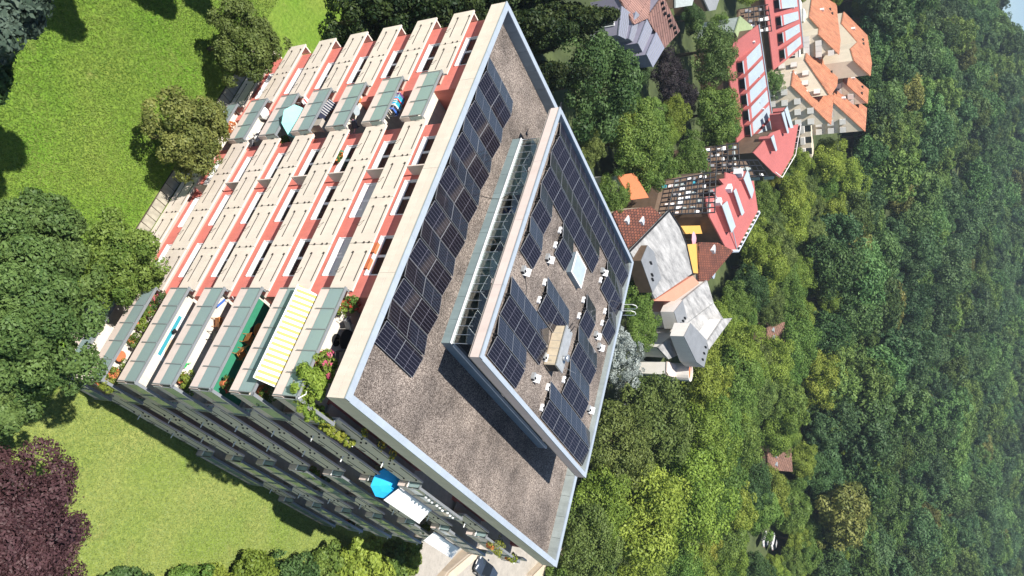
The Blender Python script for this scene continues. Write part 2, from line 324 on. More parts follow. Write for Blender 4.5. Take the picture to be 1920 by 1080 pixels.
leaf_mat('leaf_forest4', (0.11, 0.125, 0.025), (0.24, 0.235, 0.055), 0.3, 0.35)
leaf_mat('petal_red', (0.50, 0.01, 0.015), (0.75, 0.03, 0.05))
leaf_mat('petal_pink', (0.62, 0.04, 0.14), (0.80, 0.22, 0.32))
leaf_mat('petal_yellow', (0.65, 0.50, 0.02), (0.80, 0.65, 0.05))
leaf_mat('petal_orange', (0.65, 0.14, 0.02), (0.80, 0.26, 0.05))
leaf_mat('grass_blade', (0.145, 0.285, 0.034), (0.285, 0.38, 0.072), 0.35, 0.0)
leaf_mat('grass_blade_pale', (0.225, 0.310, 0.07), (0.36, 0.405, 0.125), 0.35, 0.0)

# ------------------------------------------------------------------ helpers
class MB:
    def __init__(s): s.v = []; s.f = []
    def add(s, vs, fs):
        o = len(s.v); s.v += [tuple(q) for q in vs]; s.f += [tuple(i + o for i in q) for q in fs]; return s
    def box(s, x0, x1, y0, y1, z0, z1):
        return s.add([(x0, y0, z0), (x1, y0, z0), (x1, y1, z0), (x0, y1, z0), (x0, y0, z1), (x1, y0, z1), (x1, y1, z1), (x0, y1, z1)],
                     [(0, 3, 2, 1), (4, 5, 6, 7), (0, 1, 5, 4), (1, 2, 6, 5), (2, 3, 7, 6), (3, 0, 4, 7)])
    def tube(s, pts, rad, n=6, cap=True):
        pts = [Vector(q) for q in pts]; rad = rad if isinstance(rad, (list, tuple)) else [rad] * len(pts)
        rings = []
        for i, q in enumerate(pts):
            d = (pts[min(i + 1, len(pts) - 1)] - pts[max(i - 1, 0)]).normalized()
            a = d.cross(Vector((0, 0, 1)));
            if a.length < 0.05: a = Vector((1, 0, 0))
            a.normalize(); b = d.cross(a)
            rings.append([q + (a * math.cos(2 * math.pi * k / n) + b * math.sin(2 * math.pi * k / n)) * rad[i] for k in range(n)])
        o = len(s.v)
        for r in rings: s.v += [tuple(q) for q in r]
        for i in range(len(rings) - 1):
            for k in range(n):
                s.f.append((o + i * n + k, o + i * n + (k + 1) % n, o + (i + 1) * n + (k + 1) % n, o + (i + 1) * n + k))
        if cap:
            s.f.append(tuple(o + k for k in range(n))[::-1]); s.f.append(tuple(o + (len(rings) - 1) * n + k for k in range(n)))
        return s
    def prism(s, top, zb):
        """top: 3-D polygon; zb: floor height(s)"""
        n = len(top); bot = [(q[0], q[1], zb) for q in top]; o = len(s.v)
        s.v += [tuple(q) for q in top] + bot
        s.f.append(tuple(o + i for i in range(n))); s.f.append(tuple(o + n + i for i in range(n))[::-1])
        for i in range(n):
            j = (i + 1) % n; s.f.append((o + i, o + n + i, o + n + j, o + j))
        return s
    def slab(s, top, t):
        n = len(top); o = len(s.v); s.v += [tuple(q) for q in top] + [(q[0], q[1], q[2] - t) for q in top]
        s.f.append(tuple(o + i for i in range(n))); s.f.append(tuple(o + n + i for i in range(n))[::-1])
        for i in range(n):
            j = (i + 1) % n; s.f.append((o + i, o + n + i, o + n + j, o + j))
        return s
    def mesh(s, name, m, smooth=False):
        me = bpy.data.meshes.new(name); me.from_pydata(s.v, [], s.f); me.materials.append(M[m] if isinstance(m, str) else m)
        bm = bmesh.new(); bm.from_mesh(me); bmesh.ops.recalc_face_normals(bm, faces=bm.faces); bm.to_mesh(me); bm.free()
        if smooth: me.polygons.foreach_set('use_smooth', [True] * len(me.polygons))
        me.update(); return me
    def build(s, name, m, parent=None, smooth=False):
        return inst(name, s.mesh(name, m, smooth), (0, 0, 0), parent)
def inst(name, me, loc=(0, 0, 0), parent=None, rot=None, scale=None):
    o = bpy.data.objects.new(name, me); COL.objects.link(o); o.parent = parent; o.location = loc
    if rot: o.rotation_euler = rot
    if scale: o.scale = scale if isinstance(scale, (tuple, list)) else (scale,) * 3
    return o
def tag(o, label=None, cat=None, group=None, kind=None):
    if label: o['label'] = label
    if cat: o['category'] = cat
    if group: o['group'] = group
    if kind: o['kind'] = kind
    return o
def empty(name, loc=(0, 0, 0), rz=0.0, label=None, cat=None, group=None, scale=None):
    o = inst(name, None, loc, None, (0, 0, rz), scale); o.empty_display_size = 0.3
    return tag(o, label, cat, group)
def struct(o): o['kind'] = 'structure'; return o
ORD = ['first', 'second', 'third', 'fourth', 'fifth', 'sixth', 'seventh', 'eighth', 'ninth', 'tenth', 'eleventh', 'twelfth', 'thirteenth', 'fourteenth', 'fifteenth', 'sixteenth']

F2 = np.array([math.cos(YAW), math.sin(YAW)]); S2 = np.array([math.sin(YAW), -math.cos(YAW)]); C2 = np.array([-24.04, -10.13])      # camera's plan position; the terrain is shaped along its view axes
def ter(x, y):
    v = np.stack([np.asarray(x, float) - C2[0], np.asarray(y, float) - C2[1]], -1); d = v @ F2; s = v @ S2
    z = np.interp(d, [0, 80, 155, 210, 300, 500, 600, 700, 900], [0, 0, 4, 14, 32, 73, 101, 124, 130])
    z = z - np.where(d > 300, 160 * np.clip(-0.275 - s / np.maximum(d, 1), 0, 0.2), 0)
    cap = 68 + 0.65 * (s + 203)
    zz = np.where(d > 300, np.minimum(z, cap - 8 + 8 * np.tanh(np.clip(z - cap, -9, 9) / 8)), z)
    return zz

# ------------------------------------------------------------------ ground
def build_ground():
    ds_ = np.concatenate([np.arange(-60, 60, 20), np.arange(60, 300, 7.5), np.arange(300, 780, 15)]); ss = np.arange(-420, 421, 12.0)
    D, S = np.meshgrid(ds_, ss, indexing='ij'); xy = C2 + D[..., None] * F2 + S[..., None] * S2
    Z = ter(xy[..., 0], xy[..., 1]) - 0.02
    Z = Z + np.where(D > 110, 1, 0) * (np.sin(D * 0.05 + S * 0.03) * 0.6 + np.sin(S * 0.07) * 0.5)
    v = np.concatenate([xy, Z[..., None]], -1).reshape(-1, 3); n1 = len(ss)
    f = [(i * n1 + j, (i + 1) * n1 + j, (i + 1) * n1 + j + 1, i * n1 + j + 1) for i in range(len(ds_) - 1) for j in range(n1 - 1)]
    mb = MB(); mb.v = [tuple(q) for q in v]; mb.f = f
    struct(mb.build('ground', 'forest_floor', None, True))
build_ground()
def sheet(name, pts, z, m):
    mb = MB().add([(x, y, z) for x, y in pts], [tuple(range(len(pts)))]); o = mb.build(name, m)
    return struct(o)
sheet('lawn_west', [(-40, -2.0), (0.4, -2.0), (0.4, 27.6), (12, 27.6), (16, 50), (-40, 50)], 0.0, 'lawn_a')
sheet('lawn_south', [(-40, -40), (38.5, -40), (38.5, 0), (38.5, 6), (27, 6), (27, 1.0), (0.4, 1.0), (0.4, -2.004), (-40, -2.004)], 0.0, 'lawn_b')
sheet('lawn_east', [(27.5, 12), (86, 22), (86, 34), (40, 45), (27.5, 30)], 0.01, 'lawn_b')
# garden path of square slabs along the sunny front
path = struct(MB().box(-0.86, 0.05, 2.0, 27.0, 0.004, 0.03).build('garden_path', 'soil'))
slab_me = [MB().box(-0.40, 0.40, -0.29, 0.29, 0, 0.05).mesh('slab', 'paver') for _ in range(1)]
for i in range(39):
    inst('slab', slab_me[0], (-0.40 + random.uniform(-.02, .02), 2.4 + i * 0.63, 0.02), path, (random.uniform(-.02, .02), random.uniform(-.02, .02), random.uniform(-.03, .03)))

# grass tufts on the lawns (real blades; nobody could count them)
def blades(name, label, n, region, m, h=0.10, seed=1):
    r = np.random.default_rng(seed); P = region(r, n); n = len(P)
    a = r.uniform(0, 6.283, n); lean = r.uniform(0.2, 1.0, n); hh = h * r.uniform(0.5, 1.5, n); w = 0.02 + 0.022 * r.random(n)
    dx, dy = np.cos(a), np.sin(a)
    z0 = np.full(n, 0.0)
    p0 = np.stack([P[:, 0] - dy * w, P[:, 1] + dx * w, z0], 1); p1 = np.stack([P[:, 0] + dy * w, P[:, 1] - dx * w, z0], 1)
    p2 = np.stack([P[:, 0] + dx * hh * lean, P[:, 1] + dy * hh * lean, z0 + hh], 1)
    V = np.stack([p0, p1, p2], 1).reshape(-1, 3)
    patch = np.sin(P[:, 0] * 0.9 + 1.7 * np.sin(P[:, 1] * 0.5)) * np.sin(P[:, 1] * 0.8 + P[:, 0] * 0.35) * 0.25 + 0.45
    t = np.clip(patch + r.normal(0, 0.22, n), 0, 1)
    me = raw_mesh(name, V, np.arange(3 * n).reshape(-1, 3), np.repeat(t, 3), m)
    o = inst(name, me); tag(o, label, 'grass', None, 'stuff')
def raw_mesh(name, V, F, tint, m):
    me = bpy.data.meshes.new(name); k = F.shape[1]; nf = len(F)
    me.vertices.add(len(V)); me.vertices.foreach_set('co', np.asarray(V, np.float32).ravel())
    me.loops.add(nf * k); me.loops.foreach_set('vertex_index', np.asarray(F, np.int32).ravel())
    me.polygons.add(nf); me.polygons.foreach_set('loop_start', np.arange(0, nf * k, k, dtype=np.int32)); me.polygons.foreach_set('loop_total', np.full(nf, k, np.int32))
    if tint is not None:
        at = me.attributes.new('tint', 'FLOAT', 'POINT'); at.data.foreach_set('value', np.asarray(tint, np.float32))
    me.materials.append(M[m]); me.update(calc_edges=True); return me
def reg_west(r, n):
    p = np.stack([r.uniform(-17, -1.0, n), r.uniform(-2, 40, n)], 1); v = p - C2; d = v @ F2; s = v @ S2
    return p[(d > 17.5) & (np.abs(s) < 0.40 * (d + 32))]
def reg_south(r, n):
    p = np.stack([r.uniform(-10, 33, n), r.uniform(-17, -0.1, n)], 1); v = p - C2; d = v @ F2; s = v @ S2
    return p[(d > 17.5) & (np.abs(s) < 0.40 * (d + 32))]
blades('grass', 'bright green grass of the lawn below the sunny facade', 190000, reg_west, 'grass_blade', 0.10, 1)
blades('grass', 'pale yellowish green grass of the lawn beside the shaded facade', 190000, reg_south, 'grass_blade_pale', 0.075, 2)

# paved yard behind the far corner: two levels with a sunken ramp between them
struct(MB().prism([(38.5, -8, 1.3), (43.2, .47, 1.3), (49, 6.9, 1.3), (44, 12, 1.3), (38.6, 9, 1.3), (38.3, 0, 1.3), (37.6, -8, 1.3)], -0.3).build('paved_yard', 'concrete'))
struct(MB().prism([(39.3, -8, 1.3), (45.0, 1.3, 1.3), (49.6, 5.2, 1.3), (56.8, 12, 1.3), (80, 16, 1.3), (80, -8, 1.3)], -0.3).build('upper_yard', 'concrete'))
struct(MB().prism([(38.6, -8, 0.02), (43.3, .5, 0.02), (49.1, 6.9, 0.02), (55, 12, 0.02), (58, 12, 0.02), (46.2, 1.3, 0.02), (40.5, -8, 0.02)], -0.2).build('ramp', 'concrete'))
w = empty('ramp_wall', (45.0, 1.3, 0), 0, 'pale concrete wall along the sunken ramp beside the parked car', 'wall')
MB().prism([(40.9 - 46.2, -8.2 - 1.3, 1.52), (46.3 - 46.2, 0, 1.52), (50.9 - 46.2, 3.9, 1.52), (52.2 - 46.2, 3.9, 1.52), (47.5 - 46.2, -.2, 1.52), (42.2 - 46.2, -8.2 - 1.3, 1.52)], 1.29).build('coping_stone', 'concrete_pale', w)
MB().prism([(40.6 - 46.2, -8.2 - 1.3, 1.28), (46.15 - 46.2, 0, 1.28), (50.75 - 46.2, 3.9, 1.28), (50.9 - 46.2, 3.8, 1.28), (46.3 - 46.2, -.1, 1.28), (40.8 - 46.2, -8.2 - 1.3, 1.28)], 0.0).build('wall_face', 'concrete_pale', w)
w = empty('boundary_wall', (66, 7, 1.3), math.radians(40), 'low pale wall closing the paved yard near the roof corner', 'wall')
MB().box(-3, 6, 0, 1.1, 0, 0.9).build('wall_face', 'concrete_pale', w); MB().box(-3.05, 6.05, -.05, 1.15, .905, 1.0).build('coping_stone', 'concrete_pale', w)

# ------------------------------------------------------------------ the apartment block
B = empty('apartment_building', (0, 0, 0), 0, 'seven-storey apartment block with beige panels, pink walls and solar panels on its gravel roof', 'building')
LX, LY, ZR, HF, ZG = 26.47, 26.87, 20.8, 1.12, 20.0
O = 0.75       # wall plane behind the panel plane
def fb(mb, side, a0, a1, o0, o1, z0, z1):
    if side == 'X': return mb.box(min(-o0, -o1), max(-o0, -o1), a0, a1, z0, z1)
    return mb.box(a0, a1, min(-o0, -o1), max(-o0, -o1), z0, z1)
def fpt(side, a, o, z): return (-o, a, z) if side == 'X' else (a, -o, z)
CACHE = {}
def fbox(name, side, a0, a1, o0, o1, z0, z1, m, parent):
    """a box on the facade that shares mesh data with every box of its size"""
    k = (name, side, round(a1 - a0, 3), round(o0, 3), round(o1, 3), round(z1 - z0, 3), m)
    if k not in CACHE: CACHE[k] = fb(MB(), side, 0, a1 - a0, o0, o1, 0, z1 - z0).mesh(name, m)
    return inst(name, CACHE[k], fpt(side, a0, 0, z0), parent)

MB().box(2.6, LX - 0.9, 2.6, LY - 0.9, -0.2, 19.6).build('core_wall', 'pink', B)
for k in range(8):
    z = 0.55 + 2.8 * k
    if k < 7: MB().box(0.10, LX - .6, 0.10, LY - .2, z - 0.25, z).build('floor_slab', 'cream_floor' if k not in (4,) else 'cream_floor', B)
MB().box(0.08, LX - .6, 0.08, LY - .3, 19.62, ZG).build('roof_slab', 'slab', B)
# back walls (unseen sides)
for k in range(7):
    z = 0.55 + 2.8 * k
    MB().box(LX - .9, LX - .62, 0.8, LY - .62, z + .001, z + 2.549).build('back_wall', 'pink', B)
    MB().box(0.8, LX - .91, LY - .9, LY - .62, z + .001, z + 2.549).build('back_wall', 'pink', B)

WIN_X = [(22.5, 25.0), (14.35, 16.6), (10.98, 13.37), (7.1, 9.55)]
WIN_Y = [(3.6, 5.6), (7.6, 9.9), (17.2, 19.2)]
SEG_X = [(20.45, LY - .3), (5.75, 17.6)]
SEG_Y = [(2.65, 11.3), (16.2, 20.2), (25.4, LX - .6)]
def wall_with_openings(name, side, a0, a1, z0, z1, ops, parent):
    mb = MB(); T_ = 0.22; cur = a0
    for (b0, b1) in sorted(ops):
        fb(mb, side, cur, b0, -O - T_, -O, z0, z1); fb(mb, side, b0, b1, -O - T_, -O, z0, OZ0); fb(mb, side, b0, b1, -O - T_, -O, OZ1, z1); cur = b1
    fb(mb, side, cur, a1, -O - T_, -O, z0, z1)
    return mb.build(name, 'pink', parent)
def window(side, a0, a1, z0, z1, blind, panes, parent, label=None):
    root = MB(); w_ = 0.09
    for (q0, q1, r0, r1) in ((a0, a1, z0, z0 + .24), (a0, a1, z1 - w_, z1), (a0, a0 + w_, z0 + .24, z1 - w_), (a1 - w_, a1, z0 + .24, z1 - w_)):
        fb(root, side, q0 + .002, q1 - .002, -O - .15, -O - .06, r0 + .002, r1 - .002)
    for j in range(1, panes):
        c = a0 + (a1 - a0) * j / panes; fb(root, side, c - .075, c + .075, -O - .15, -O - .06, z0 + .24, z1 - w_)
    win = root.build('window', 'white_frame', parent)
    if label: win['label'] = label
    sill = fbox('sill', side, a0 - .03, a1 + .03, -O - .05, -O + .05, z0 - .05, z0 + .02, 'white_frame', win)
    for s_ in (0, 1):
        q = a0 - .03 if s_ == 0 else a1 - .02
        fbox('reveal', side, q, q + .05, -O - .05, -O + .012, z0 + .03, z1 + .02, 'white_frame', win)
    for j in range(panes):
        c0 = a0 + (a1 - a0) * j / panes + .08; c1 = a0 + (a1 - a0) * (j + 1) / panes - .08
        fbox('pane', side, c0, c1, -O - .115, -O - .10, z0 + .245, z1 - w_ - .005, 'dark_glass', win)
    if blind: fbox('roller_blind', side, a0 + .06, a1 - .06, -O - .085, -O - .065, z0 + .30 if blind == 1 else z0 + .9, z1 - .02, 'blind', win)
    else:
        if random.random() < 0.45:
            c = random.choice([a0 + .2, (a0 + a1) / 2 + .1]); fbox('curtain', side, c, c + .35, -O - .135, -O - .12, z0 + .25, z1 - .1, 'fabric_white', win)
    return win

for k in range(7):
    zf = 0.55 + 2.8 * k; zt = 3.10 + 2.8 * k if k < 6 else 19.62
    OZ0, OZ1 = 1.36 + 2.8 * k, 2.66 + 2.8 * k
    wall_with_openings('wall', 'X', *SEG_X[0], zf, zt, [WIN_X[0]], B); wall_with_openings('wall', 'X', *SEG_X[1], zf, zt, WIN_X[1:], B)
    for i, sg in enumerate(SEG_Y): wall_with_openings('wall', 'Y', *sg, zf, zt, [w_ for w_ in WIN_Y if sg[0] < w_[0] < sg[1]], B)
    for j, (a0, a1) in enumerate(WIN_X):
        bl = 1 if (k, j) in ((5, 3), (5, 2), (0, 3), (0, 2), (1, 0), (0, 0)) else (2 if (k + 2 * j) % 5 == 1 else 0)
        window('X', a0, a1, OZ0, OZ1, bl, 2, B)
    for j, (a0, a1) in enumerate(WIN_Y): window('Y', a0, a1, OZ0, OZ1, 0, 2, B)
    # loggia side walls and balcony doors
    for (x0, x1, y0, y1) in ((O + .23, 2.6, 20.45, 20.65), (O + .23, 2.6, 17.4, 17.6), (O + .23, 2.6, 5.75, 5.95)): MB().box(x0, x1, y0, y1, zf + .002, zt - .002).build('loggia_wall', 'pink', B)
    for (x0, x1) in ((11.1, 11.3), (16.2, 16.4), (20.0, 20.2), (25.4, 25.6), (2.65, 2.85)): MB().box(x0, x1, O + .23, 2.6, zf + .002, zt - .002).build('loggia_wall', 'pink', B)
    for side, a in (('X', 18.2), ('X', 3.2), ('Y', 12.6), ('Y', 21.6)):
        d = MB(); fb(d, side, a, a + .1, -2.59, -2.5, zf, zf + 2.15); fb(d, side, a + 1.5, a + 1.6, -2.59, -2.5, zf, zf + 2.15); fb(d, side, a + .1, a + 1.5, -2.59, -2.5, zf + 2.05, zf + 2.15); fb(d, side, a + .75, a + .83, -2.59, -2.5, zf, zf + 2.05)
        dr = d.build('balcony_door', 'white_frame', B); fbox('pane', side, a + .1, a + 1.5, -2.585, -2.55, zf + .02, zf + 2.04, 'dark_glass', dr)

# parapet panels: one cast panel per piece, with slots and anchor pegs
peg_mb = MB(); PEG = {}
for s_ in 'XY': PEG[s_] = fb(MB(), s_, -.045, .045, 0, .07, -.03, .03).mesh('anchor_peg', 'slot')
def panel(side, a0, a1, k, slots=True):
    zb = 0.2 + 2.8 * k; zt = 1.7 + 2.8 * k
    key = ('panel', side, round(a1 - a0, 3))
    if key not in CACHE: CACHE[key] = fb(MB(), side, 0.012, a1 - a0 - .012, -.11, 0, 0, 1.5).mesh('parapet_panel', 'beige')
    p = inst('parapet_panel', CACHE[key], fpt(side, a0, random.uniform(-.006, .006), zb), B)
    ln = a1 - a0
    if slots and ln > 1.5:
        c = ln / 2
        for zo, off in ((.48, 0), (1.32, .02)):
            fbox('slot', side, c - .88 - off, c + .88 - off, 0.001, 0.016, zo, zo + .045, 'slot', p)
            inst('anchor_peg', PEG[side], fpt(side, c + .88, 0, zo + .03), p)
        for zo in (.42, .95, 1.28): inst('anchor_peg', PEG[side], fpt(side, .0, 0, zo), p)
        # little drip bracket at the foot
        t = MB(); c2 = c - .35
        t.tube([fpt(side, c2, .005, .12), fpt(side, c2 + .34, .02, .30), fpt(side, c2 + .02, .06, -.06), fpt(side, c2, .005, .12)], .012, 4)
        kk = ('bracket', side, round(c2, 2))
        if kk not in CACHE: CACHE[kk] = t.mesh('wire_bracket', 'slot')
        inst('wire_bracket', CACHE[kk], (0, 0, 0), p)
    return p
PAN_X = [(23.77, 26.72), (20.95, 23.77), (14.55, 17.25), (11.6, 14.55), (8.6, 11.6), (5.65, 8.6)]
PAN_Y = [(2.6, 5.4), (5.4, 8.2), (8.2, 11.05), (16.45, 18.25), (18.25, 19.95), (25.65, 26.4)]
spout = MB().tube([(0, 0, 0), (0, -.34, -.03)], .035, 6).mesh('spout', 'white_paint')
for k in range(7):
    zb = 0.2 + 2.8 * k
    for a0, a1 in PAN_X: panel('X', a0, a1, k)
    for a0, a1 in PAN_Y:
        p = panel('Y', a0, a1, k, True)
        inst('spout', spout, (a1 - a0 - .1, 0, .62), p)
    # planter floor behind the panels, closed by an end board
    for side, rr in (('X', ((20.95, 26.60), (5.65, 17.25))), ('Y', ((2.6, 11.05), (16.45, 19.95)))):
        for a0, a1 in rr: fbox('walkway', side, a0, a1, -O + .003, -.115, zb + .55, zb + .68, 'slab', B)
    fbox('end_board', 'X', 26.60, 26.70, -O + .004, -.112, zb + .02, zb + 1.42, 'beige', B)
    # the partition between two flats
    fbox('partition', 'X', 13.72, 13.80, -O + .004, -.02, 1.71 + 2.8 * k, 2.95 + 2.8 * k, 'beige_pink', B)

# balconies with milky glass railings
def railing(par, side, a0, a1, k, o, ends=(True, True), nposts=4):
    z0 = 2.8 * k
    ln = a1 - a0
    fbox('balcony_front', side, a0, a1, o - .09, o, z0 + 0.0, z0 + 0.62, 'beige_pink', par)
    n = nposts
    for j in range(n):
        b0 = a0 + .06 + (ln - .12) * j / n; b1 = a0 + .06 + (ln - .12) * (j + 1) / n
        fbox('glass_pane', side, b0 + .012, b1 - .012, o + .02, o + .035, z0 + .62, z0 + 1.46, 'milky_glass', par)
        if j: fbox('post', side, b0 - .02, b0 + .02, o + .04, o + .085, z0 + .30, z0 + 1.5, 'rail', par)
    for q in (a0 + .03, a1 - .07): fbox('post', side, q, q + .04, o + .04, o + .085, z0 + .12, z0 + 1.5, 'rail', par)
    fbox('rail', side, a0 - .05, a1 + .05, o - .10, o + .06, z0 + 1.50, z0 + 1.57, 'rail', par)
    other = 'Y' if side == 'X' else 'X'
    for e, q in zip(ends, (a0, a1)):
        if not e: continue
        s_ = -1 if q == a0 else 1
        # return pane at the end, running back to the panel plane
        b = MB(); fb(b, side, min(q, q - s_ * .08), max(q, q - s_ * .08), 0.0, o - .091, z0 + 0.0, z0 + .62); b.build('return_panel', 'beige_pink', par)
        g = MB(); fb(g, side, min(q, q - s_ * .015), max(q, q - s_ * .015), 0.02, o - .02, z0 + .66, z0 + 1.46); g.build('glass_pane', 'milky_glass', par)
        r = MB(); fb(r, side, min(q, q - s_ * .06), max(q, q - s_ * .06), 0.0, o - .105, z0 + 1.50, z0 + 1.57); r.build('rail', 'rail', par)
BAL = {}
for k in range(7):
    zf = .55 + 2.8 * k
    b = MB().box(-.21, .095, 17.30, 20.88, zf - .22, zf - .003).build('balcony', 'cream_floor', B); BAL['L', k] = b
    railing(b, 'X', 17.25, 20.9, k, .30, (True, True), 3)
    b = MB().box(-.21, .095, -.2, 5.58, zf - .22, zf - .003).box(.096, 2.58, -.21, .095, zf - .22, zf - .003).build('balcony', 'cream_floor', B); BAL['C', k] = b
    railing(b, 'X', -.3, 5.62, k, .30, (False, True), 5); railing(b, 'Y', -.28, 2.57, k, .30, (False, True), 2)
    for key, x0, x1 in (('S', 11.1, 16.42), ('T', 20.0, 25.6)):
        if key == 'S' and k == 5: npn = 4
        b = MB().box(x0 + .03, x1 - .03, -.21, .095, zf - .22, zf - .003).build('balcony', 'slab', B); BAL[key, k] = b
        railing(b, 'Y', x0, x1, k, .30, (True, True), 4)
# carpets on two balcony floors
MB().box(-.2, 2.55, .1, 5.55, .551 + 11.2, .566 + 11.2).build('floor_covering', 'green_floor', B)['label'] = 'green floor covering of the corner balcony'

# fascia boards, coping and gravel
def fascia(par, x0, y0, x1, y1, zt, h, rows, step, m, skipback=False):
    for side, a0, a1 in (('X', y0, y1), ('Y', x0, x1)):
        n = max(1, round((a1 - a0) / step)); L = (a1 - a0) / n
        for i in range(n):
            for r_ in range(rows):
                z0 = zt - h + r_ * h / rows
                b0 = a0 + i * L + .006; b1 = a0 + (i + 1) * L - .006
                if side == 'X': MBx = MB().box(x0, x0 + .1, b0, b1, z0 + .005, z0 + h / rows - .005)
                else: MBx = MB().box(max(b0, x0 + .105), b1, y0, y0 + .1, z0 + .005, z0 + h / rows - .005)
                MBx.build('fascia_board', m, par)
    MB().box(x1 - .1, x1, y0 + .1, y1, zt - h, zt - .01).build('fascia_board', m, par); MB().box(x0 + .1, x1 - .1, y1 - .1, y1, zt - h, zt - .01).build('fascia_board', m, par)
    MB().box(x0 + .101, x0 + .2, y0 + .2, y1 - .2, zt - h + .02, zt - .02).box(x0 + .101, x1 - .2, y0 + .101, y0 + .2, zt - h + .02, zt - .02).build('fascia_backing', 'slot', par)
def coping(par, x0, y0, x1, y1, z, w, step=3.0):
    for side in range(4):
        a0, a1 = ((y0, y1), (x0 + w, x1 - w), (y0, y1), (x0 + w, x1 - w))[side]
        n = round((a1 - a0) / step); L = (a1 - a0) / n
        for i in range(n):
            b0 = a0 + i * L + (.004 if i else 0); b1 = a0 + (i + 1) * L - (.004 if i < n - 1 else 0)
            if side == 0: q = (x0 - .03, x0 + w, b0, b1)
            elif side == 1: q = (b0, b1, y0 - .03, y0 + w)
            elif side == 2: q = (x1 - w, x1 + .03, b0, b1)
            else: q = (b0, b1, y1 - w, y1 + .03)
            MB().box(*q, z - .07, z).build('coping_piece', 'coping', par)
fascia(B, 0, 0, LX, LY, ZR - .03, HF - .03, 2, 6.7, 'beige'); coping(B, 0, 0, LX, LY, ZR, .36, 4.4)
# inner parapet faces, clad in sheets
for i in range(16):
    b0 = .37 + i * (LX - .74) / 16; MB().box(b0 + .01, b0 + (LX - .74) / 16 - .01, LY - .36, LY - .30, ZG - .1, ZR - .075).build('parapet_sheet', 'parapet_blue', B)
for i in range(17):
    b0 = .37 + i * (LY - .74) / 17; MB().box(LX - .36, LX - .30, b0 + .01, b0 + (LY - .74) / 17 - .01, ZG - .1, ZR - .075).build('parapet_sheet', 'parapet_grey', B)
MB().box(.2, .345, .3, LY - .3, ZG - .1, ZR - .075).build('parapet_sheet', 'parapet_blue', B); MB().box(.36, LX - .36, .2, .345, ZG - .1, ZR - .075).build('parapet_sheet', 'parapet_blue', B)
MB().box(.35, LX - .36, .35, LY - .36, ZG + .001, ZG + .03).build('gravel_bed', 'gravel', B)

# ------------------------------------------------------------------ penthouse
K_ = 0.992
def ph(x, y): return (x * K_ - 0.1923, y * K_ - 0.0810)      # plan taken from image pixels, scaled about the camera's plan position
PX0, PY0 = ph(5.34, 5.13); PX1, PY1 = ph(22.03, 22.88); PZ, PH_ = 23.5, .65
PG = PZ - .42
WX0, WY0, WX1, WY1 = 6.2, 6.35, 20.6, 21.4
MB().box(WX0 + 2.6, WX1, WY0 + .3, WY1, ZG + .03, PZ - PH_).build('penthouse_wall', 'white_wall', B)
MB().box(PX0 + .05, PX1 - .05, PY0 + .05, PY1 - .05, PZ - PH_ - .12, PG - .05).build('penthouse_roof_slab', 'slab', B)
fascia(B, PX0, PY0, PX1, PY1, PZ - .03, PH_ - .03, 1, 4.6, 'beige_pink'); coping(B, PX0, PY0, PX1, PY1, PZ, .28, 4.4)
MB().box(PX0 + .28, PX1 - .28, PY1 - .28, PY1 - .2, PG - .06, PZ - .075).build('parapet_sheet', 'parapet_blue', B); MB().box(PX1 - .28, PX1 - .2, PY0 + .3, PY1 - .285, PG - .06, PZ - .075).build('parapet_sheet', 'parapet_grey', B)
MB().box(PX0 + .2, PX1 - .285, PY0 + .2, PY1 - .285, PG - .049, PG).build('gravel_bed', 'gravel', B)
# low clad wall, white window band and glass of the penthouse front
n = 10
for i in range(n):
    a0 = WY0 + (WY1 - WY0) * i / n; a1 = WY0 + (WY1 - WY0) * (i + 1) / n
    MB().box(WX0, WX0 + .15, a0 + .008, a1 - .008, ZG + .03, ZG + .62).build('cladding_sheet', 'cladding', B)
pw = MB().box(WX0 - .04, WX0 + .12, WY0, WY1, ZG + .625, ZG + .68).build('window_band', 'white_frame', B)
MB().box(WX0 + .10, WX0 + .112, WY0 + .02, WY1 - .02, ZG + .685, PZ - PH_ - .125).build('glass_pane', 'clear_glass', pw)
nm = 27
for i, (c0, c1, cm_) in enumerate(((9.9, 11.2, 'blind'), (11.25, 12.6, 'fabric_white'), (12.9, 13.4, 'fabric_grey'), (13.5, 15.4, 'blind'), (16.8, 18.6, 'fabric_white'), (18.7, 20.9, 'blind'))): MB().box(WX0 + .17, WX0 + .2, c0, c1, ZG + .12, PZ - PH_ - .2).build('curtain', cm_, pw)
mul = MB().box(WX0 + .075, WX0 + .099, -.013, .013, ZG + .685, ZG + 1.65).mesh('mullion', 'white_frame')
for i in range(nm + 1): inst('mullion', mul, (0, WY0 + .05 + (WY1 - WY0 - .1) * i / nm, 0), pw)
MB().box(WX0 + .16, WX1, WY0, WY0 + .15, ZG + .03, ZG + .62).build('cladding_sheet', 'parapet_blue', B)
pw2 = MB().box(WX0 + .31, WX1, WY0 - .02, WY0 + .2, ZG + .625, ZG + .70).build('window_band', 'white_frame', B)
MB().box(WX0 + .30, WX0 + 2.6, WY0 + .15, WY0 + .165, ZG + .705, PZ - PH_ - .125).build('glass_pane', 'dark_glass', pw2)
MB().box(WX0 + 2.6, WX1, WY0 + .15, WY0 + .29, ZG + .705, PZ - PH_ - .125).build('glass_pane', 'dark_glass', pw2)
MB().box(WX0 + .3, WX0 + 2.6, WY0 + .2, WY1, ZG + .035, ZG + .10).build('penthouse_floor', 'cream_floor', B)
MB().box(WX0 + .3, WX0 + 2.6, WY1 - .2, WY1 - .02, ZG + .1, PZ - PH_ - .13).build('penthouse_wall', 'white_wall', B)
